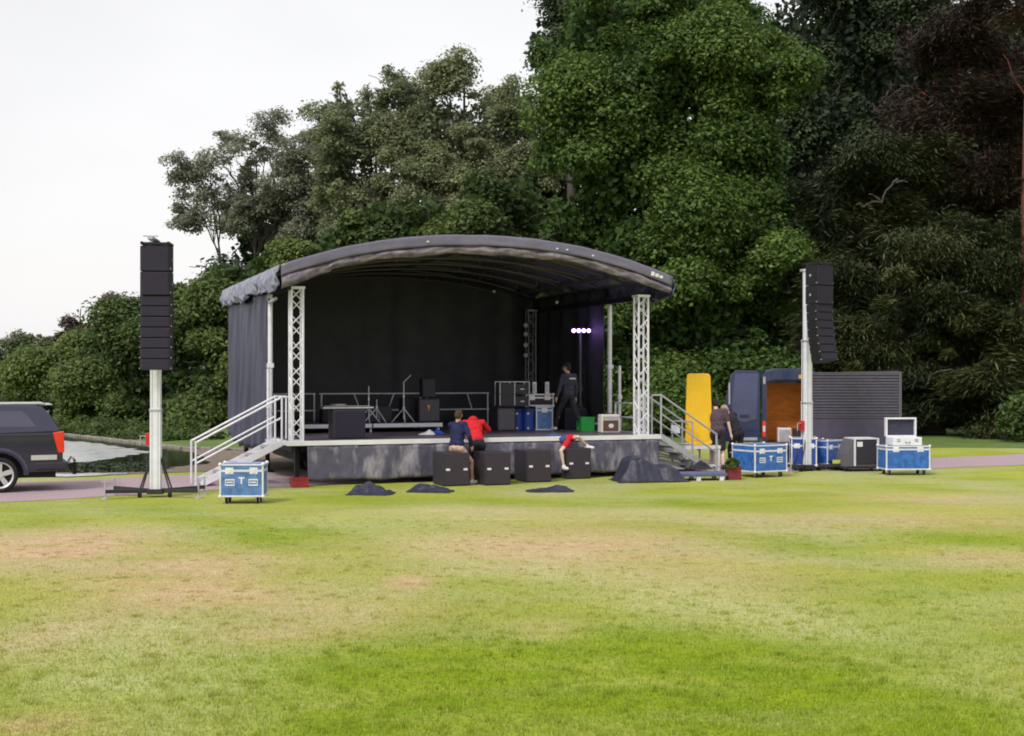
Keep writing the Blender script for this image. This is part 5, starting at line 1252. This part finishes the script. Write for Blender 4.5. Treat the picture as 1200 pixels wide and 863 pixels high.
# ---------------------------------------------------------------- people
def ik(a, c, l1, l2, pole):
    a, c, pole = Vector(a), Vector(c), Vector(pole)
    d = c - a; L = d.length
    if L > (l1 + l2) * .995: c = a + d.normalized() * (l1 + l2) * .995; d = c - a; L = d.length
    x = (l1 * l1 - l2 * l2 + L * L) / (2 * L); h = math.sqrt(max(0, l1 * l1 - x * x)); n = d.normalized()
    p = pole - n * pole.dot(n); p = p.normalized() if p.length > 1e-4 else n.orthogonal().normalized()
    return a + n * x + p * h, c
def frame(side, up):
    up = Vector(up).normalized(); side = Vector(side); side = (side - up * side.dot(up)).normalized(); fwd = up.cross(side)
    return Matrix((side, fwd, up)).transposed(), side, fwd, up
def person(label, loc, rz, pel, chest, head, hands, feet, side=(1, 0, 0), hipside=None, look=(0, 1, 0), epole=((-.4, -1, -.3), (.4, -1, -.3)), kpole=((0, 1, 0), (0, 1, 0)),
           top='navy', sleeve='long', legs='shorts', legm='darkcloth', skin='skin', hair='hair', longhair=False, shoe='whitecloth', sc=1.0, hem=None, toes=None, slen=.8, hood=False, hip_w=.095, badge=False, sh_w=.185):
    t = thing('person', label, 'person', loc, rz)
    V = Vector; pel, chest, head = V(pel), V(chest), V(head)
    hs = V(hipside or side)
    RT, sd, fw, up = frame(side, chest - pel)
    RH, hsd, hfw, hup = frame(hs, chest - pel)
    neck = chest + up * .21 * sc
    sho = [chest + up * .155 * sc + sd * s * sh_w * sc for s in (-1, 1)]
    hip = [pel - hup * .03 + hsd * s * hip_w * sc for s in (-1, 1)]
    arms = [];
    for i in (0, 1):
        e, w_ = ik(sho[i], hands[i], .29 * sc, .26 * sc, epole[i]); arms.append((sho[i], e, w_))
    lg = []
    for i in (0, 1):
        k, a_ = ik(hip[i], feet[i], .43 * sc, .42 * sc, kpole[i]); lg.append((hip[i], k, a_))
    look = V(look).normalized(); hup_ = (head - neck).normalized()
    # head frame: look = forward
    hz = hup_ - look * hup_.dot(look) * .6; hz.normalize(); hx = look.cross(hz).normalized(); hz = hx.cross(look).normalized()
    HM = Matrix((hx, look, hz)).transposed()
    b = MB()
    b.ell(pel, (.155 * sc, .11 * sc, .12 * sc), RH); b.ell(pel.lerp(chest, .5), (.130 * sc, .095 * sc, .17 * sc), RT)
    b.ell(chest, (.155 * sc, .11 * sc, .18 * sc), RT); b.capsule(sho[0], sho[1], .058 * sc, .058 * sc)
    b.capsule(neck - up * .05, head - hz * .05, .056 * sc, .052 * sc)
    b.ell(head + hz * .02, (.075 * sc, .095 * sc, .105 * sc), HM); b.ell(head - hz * .055 + look * .025, (.052 * sc, .060 * sc, .058 * sc), HM)
    b.capsule(head + look * .090 * sc + hz * .005, head + look * .110 * sc - hz * .03, .009, .014, 8)
    for s in (-1, 1): b.ell(head + hx * s * .078 * sc - look * .005, (.012, .02, .032), HM, nu=8, nv=6)
    b.capsule(head + look * .083 * sc - hz * .062 - hx * .02, head + look * .083 * sc - hz * .062 + hx * .02, .008, .008, 8)
    for i, (s_, e, w_) in enumerate(arms):
        b.capsule(s_, e, .050 * sc, .038 * sc); b.capsule(e, w_, .038 * sc, .026 * sc)
        d = (w_ - e).normalized(); sgn = -1 if i == 0 else 1
        q = sd.cross(d); q = (q if q.length > .1 else fw.cross(d)).normalized(); r_ = d.cross(q).normalized()
        b.capsule(w_, w_ + d * .075, .027, .034)
        for k in range(4):
            o_ = q * (k - 1.5) * .020; ln = (.062, .072, .068, .052)[k]
            f0 = w_ + d * .085 + o_; f1 = f0 + d * ln * .5 + r_ * .006; f2 = f1 + d * ln * .45 - r_ * sgn * .018
            b.capsule(f0, f1, .0095, .009, 8); b.capsule(f1, f2, .009, .008, 8)
        b.capsule(w_ + d * .03 + q * .025, w_ + d * .075 + q * .055, .012, .010, 8)
    for i, (h_, k, a_) in enumerate(lg):
        b.capsule(h_, k, .080 * sc, .052 * sc); b.capsule(k, a_, .050 * sc, .034 * sc); b.ell(k.lerp(a_, .3) - (V(kpole[i]).normalized() * .012), (.052 * sc, .052 * sc, .10 * sc), frame(hs, k - a_)[0])
        tq = V(toes[i]) if toes else V((0, 1, 0)); b.capsule(a_, a_ + tq.normalized() * .12 + V((0, 0, -.05)), .035, .028)
    b.build('body', skin, t, remesh=.0085, smoothit=2)
    # eyes
    for s in (-1, 1):
        m = MB(); m.ell(head + hx * s * .030 * sc + look * .088 * sc + hz * .018, (.010, .008, .007), HM, nu=8, nv=6); m.build('eye', 'darkhair', t)
    # hair
    m = MB(); m.ell(head + hz * .035 - look * .014, (.087 * sc, .100 * sc, .098 * sc), HM); m.ell(head - look * .040 + hz * .0, (.080 * sc, .070 * sc, .085 * sc), HM)
    if longhair:
        for k in range(9):
            an = (k - 4) / 4 * 1.5; c0 = head + hz * .04 - look * .06 * math.cos(an) + hx * math.sin(an) * .075
            m.capsule(c0, c0 + V((math.sin(an) * .07, -.06, -.16)), .045, .05, 8); m.capsule(c0 + V((math.sin(an) * .07, -.06, -.16)), c0 + V((math.sin(an) * .12 + .04, -.08, -.36)), .05, .022, 8)
    m.build('hair', hair, t, remesh=.012, smoothit=2, disp=.018, dscale=.03)
    # top garment
    m = MB(); g = .022
    m.ell(pel.lerp(chest, .22), ((.155 + g) * sc, (.115 + g) * sc, .15 * sc), RT); m.ell(pel.lerp(chest, .55), ((.145 + g) * sc, (.110 + g) * sc, .18 * sc), RT)
    m.ell(chest, ((.165 + g) * sc, (.118 + g) * sc, .20 * sc), RT); m.capsule(sho[0], sho[1], .076 * sc, .076 * sc); m.capsule(chest + up * .1, neck - up * .02, .085 * sc, .065 * sc)
    if top == 'navy': m.ell(pel + up * .07, (.185, .15, .15), RT)
    if hood: m.ell(neck - fw * .06 * (1) + up * .0, (.11, .09, .07), RT); m.ell(head, (.115, .13, .14), HM)
    for s_, e, w_ in arms:
        m.capsule(s_, e, .068 * sc, .056 * sc)
        if sleeve == 'long': m.capsule(e, e.lerp(w_, .93), .056 * sc, .042 * sc)
    if sleeve == 'short':
        m = MB(); g = .022
        m.ell(pel.lerp(chest, .22), ((.155 + g) * sc, (.115 + g) * sc, .15 * sc), RT); m.ell(pel.lerp(chest, .55), ((.145 + g) * sc, (.110 + g) * sc, .18 * sc), RT)
        m.ell(chest, ((.165 + g) * sc, (.118 + g) * sc, .20 * sc), RT); m.capsule(sho[0], sho[1], .074 * sc, .074 * sc); m.capsule(chest + up * .1, neck - up * .03, .085 * sc, .062 * sc)
        for s_, e, w_ in arms: m.capsule(s_, s_.lerp(e, .72), .068 * sc, .064 * sc)
    m.build({'navy': 'jumper', 'redcloth': 'hoodie', 'jacket': 'jacket'}.get(top, 'tshirt'), top, t, remesh=.013, smoothit=2, disp=.03, dscale=.10)
    if hem:
        m = MB(); m.ell(pel + up * .0, ((.168) * sc, (.132) * sc, .09 * sc), RT); m.build('shirt_hem', hem, t, remesh=.013, smoothit=2)
    if badge:
        m = MB(); c = chest + up * .10 - fw * (.158 * sc)
        for k in range(7): m.box(c + sd * (k - 3) * .030, (.022, .016, .034), RT)
        m.build('back_print', 'white', t)
    m = MB(); m.ell(pel, (.178 * sc, .135 * sc, .125 * sc), RH)
    for h_, k, a_ in lg:
        m.capsule(h_, h_.lerp(k, slen if legs == 'shorts' else 1), .098 * sc, (.082 if legs == 'shorts' else .070) * sc)
        if legs != 'shorts': m.capsule(k, k.lerp(a_, .97), .068 * sc, .052 * sc)
    m.build('shorts' if legs == 'shorts' else 'trousers', legm, t, remesh=.013, smoothit=2, disp=.02, dscale=.09)
    for i, (h_, k, a_) in enumerate(lg):
        tq = (V(toes[i]) if toes else V((0, 1, 0))).normalized(); m = MB()
        dn = V((0, 0, -1)); m.ell(a_ + tq * .055 + dn * .045, (.047, .135, .045), frame(tq.cross(V((0, 0, 1))), V((0, 0, 1)))[0] if abs(tq.z) < .9 else None); m.capsule(a_ + V((0, 0, .0)), a_ + dn * .035, .045, .045)
        m.build('shoe', shoe, t, remesh=.011, smoothit=1)
    return t

def rz_of(px, py, z): return P(px, py, z)
# boy in navy jumper sitting on the first subwoofer
p = P(519.5, 570.5); ex = Vector((math.cos(SA), math.sin(SA), 0)); ey = Vector((-math.sin(SA), math.cos(SA), 0))
seat = p + ex * .40 + ey * .30
person('seated boy in navy jumper and pale shorts on the leftmost subwoofer, bare leg hanging down', (seat.x, seat.y, 0), R(-38), (0, 0, .83), (-.02, .05, 1.16), (-.02, .09, 1.52),
       ((-.10, .38, 1.02), (.24, .22, .86)), ((-.02, .62, .10), (.15, .34, .09)), look=(-.35, 1, -.12), kpole=((0, .7, 1), (.5, 1, .7)), epole=((-1, -.4, -.3), (1, -.6, -.4)), top='navy', legs='shorts', legm=mat('pale_shorts', (.60, .42, .35), .8), hair='hair', skin='skin', sc=1.0, slen=.35, toes=((0, 1, 0), (.2, 1, 0)))
# red hoodie leaning over the deck
p = P(568, 569.5); b_ = p + ex * .16 + ey * .98
person('person in a red hoodie bending forward over the deck edge, head hidden', (b_.x + .0, b_.y, 0), R(12), (.0, 0, .86), (-.02, .26, 1.19), (-.14, .50, 1.22),
       ((-.42, .50, 1.04), (.12, .58, 1.06)), ((-.1, .02, .09), (.12, -.02, .09)), look=(-.3, .6, -.9), epole=((-.6, -.2, .3), (1, -.3, .5)), top='redcloth', legs='trousers', legm='darkcloth', hair='darkhair', hood=True, sh_w=.20, sc=1.04)
# person in red shorts climbing over the fourth subwoofer
p = P(664.5, 562); b_ = p + ex * .16 + ey * .35
person('person in red shorts and blue top crouching head-down on the fourth subwoofer', (b_.x, b_.y, 0), SA, (0.0, .02, .88), (-.24, .22, .93), (-.42, .40, .78),
       ((-.50, .22, .66), (-.30, .40, .50)), ((-.22, -.30, .30), (.40, -.20, .76)), side=(.7, .7, .0), hipside=(.95, -.2, .3), look=(-.6, .4, -.8), epole=((-1, 0, .2), (0, 0, -1)), kpole=((-.9, -.6, .3), (.2, -1, .1)),
       top='bluecloth', sleeve='short', legs='shorts', legm='redcloth', skin='skin_pale', hair='hair', shoe='whitecloth', toes=((.2, -1, 0), (1, -.6, 0)), slen=.5, sc=.86)
# man on the stage
p = P(667, 505.5, DK)
person('man in dark jacket over white shirt striding across the deck, seen from behind', (p.x - .02, p.y + .1, DK), R(38), (0, 0, .90), (0, -.01, 1.25), (-.02, .03, 1.62),
       ((-.30, .10, .86), (.27, .02, .86)), ((-.14, .36, .09), (.13, -.40, .12)), look=(-.6, 1, .0), top='jacket', legs='trousers', legm='darkcloth', hem='whitecloth', hair='darkhair', skin='skin', badge=True, epole=((-.5, -1, 0), (.5, -1, 0)), sh_w=.19)
# man in faded t-shirt by the right steps
p = P(843, 552)
person('man in faded dark t-shirt and black shorts walking with head bowed near the yellow panel', (p.x - .04, p.y + .1, 0), R(-6), (0.02, 0, .96), (-.01, .06, 1.31), (-.04, .17, 1.66),
       ((-.36, .10, .82), (.38, .08, .80)), ((-.10, .12, .09), (.14, -.28, .13)), look=(-.1, .8, -.6), top='plum', sleeve='short', legs='shorts', legm='darkcloth', hair='darkhair', skin='skin_pale', shoe='rubber', sh_w=.205, sc=1.08)
# woman with long blond hair
p = P(866, 549)
person('person with long pale blond hair and black clothes leaning beside the man in the t-shirt', (p.x - .02, p.y + .35, 0), R(25), (.06, 0, .90), (-.02, .14, 1.20), (-.16, .28, 1.50),
       ((-.20, .45, .80), (.18, .40, .76)), ((-.10, .1, .09), (.14, -.12, .09)), look=(-.6, .7, -.5), top='darkcloth', sleeve='long', legs='trousers', legm='darkcloth', hair='blond', longhair=True, skin='skin_pale', shoe='rubber', sh_w=.17, sc=.98)
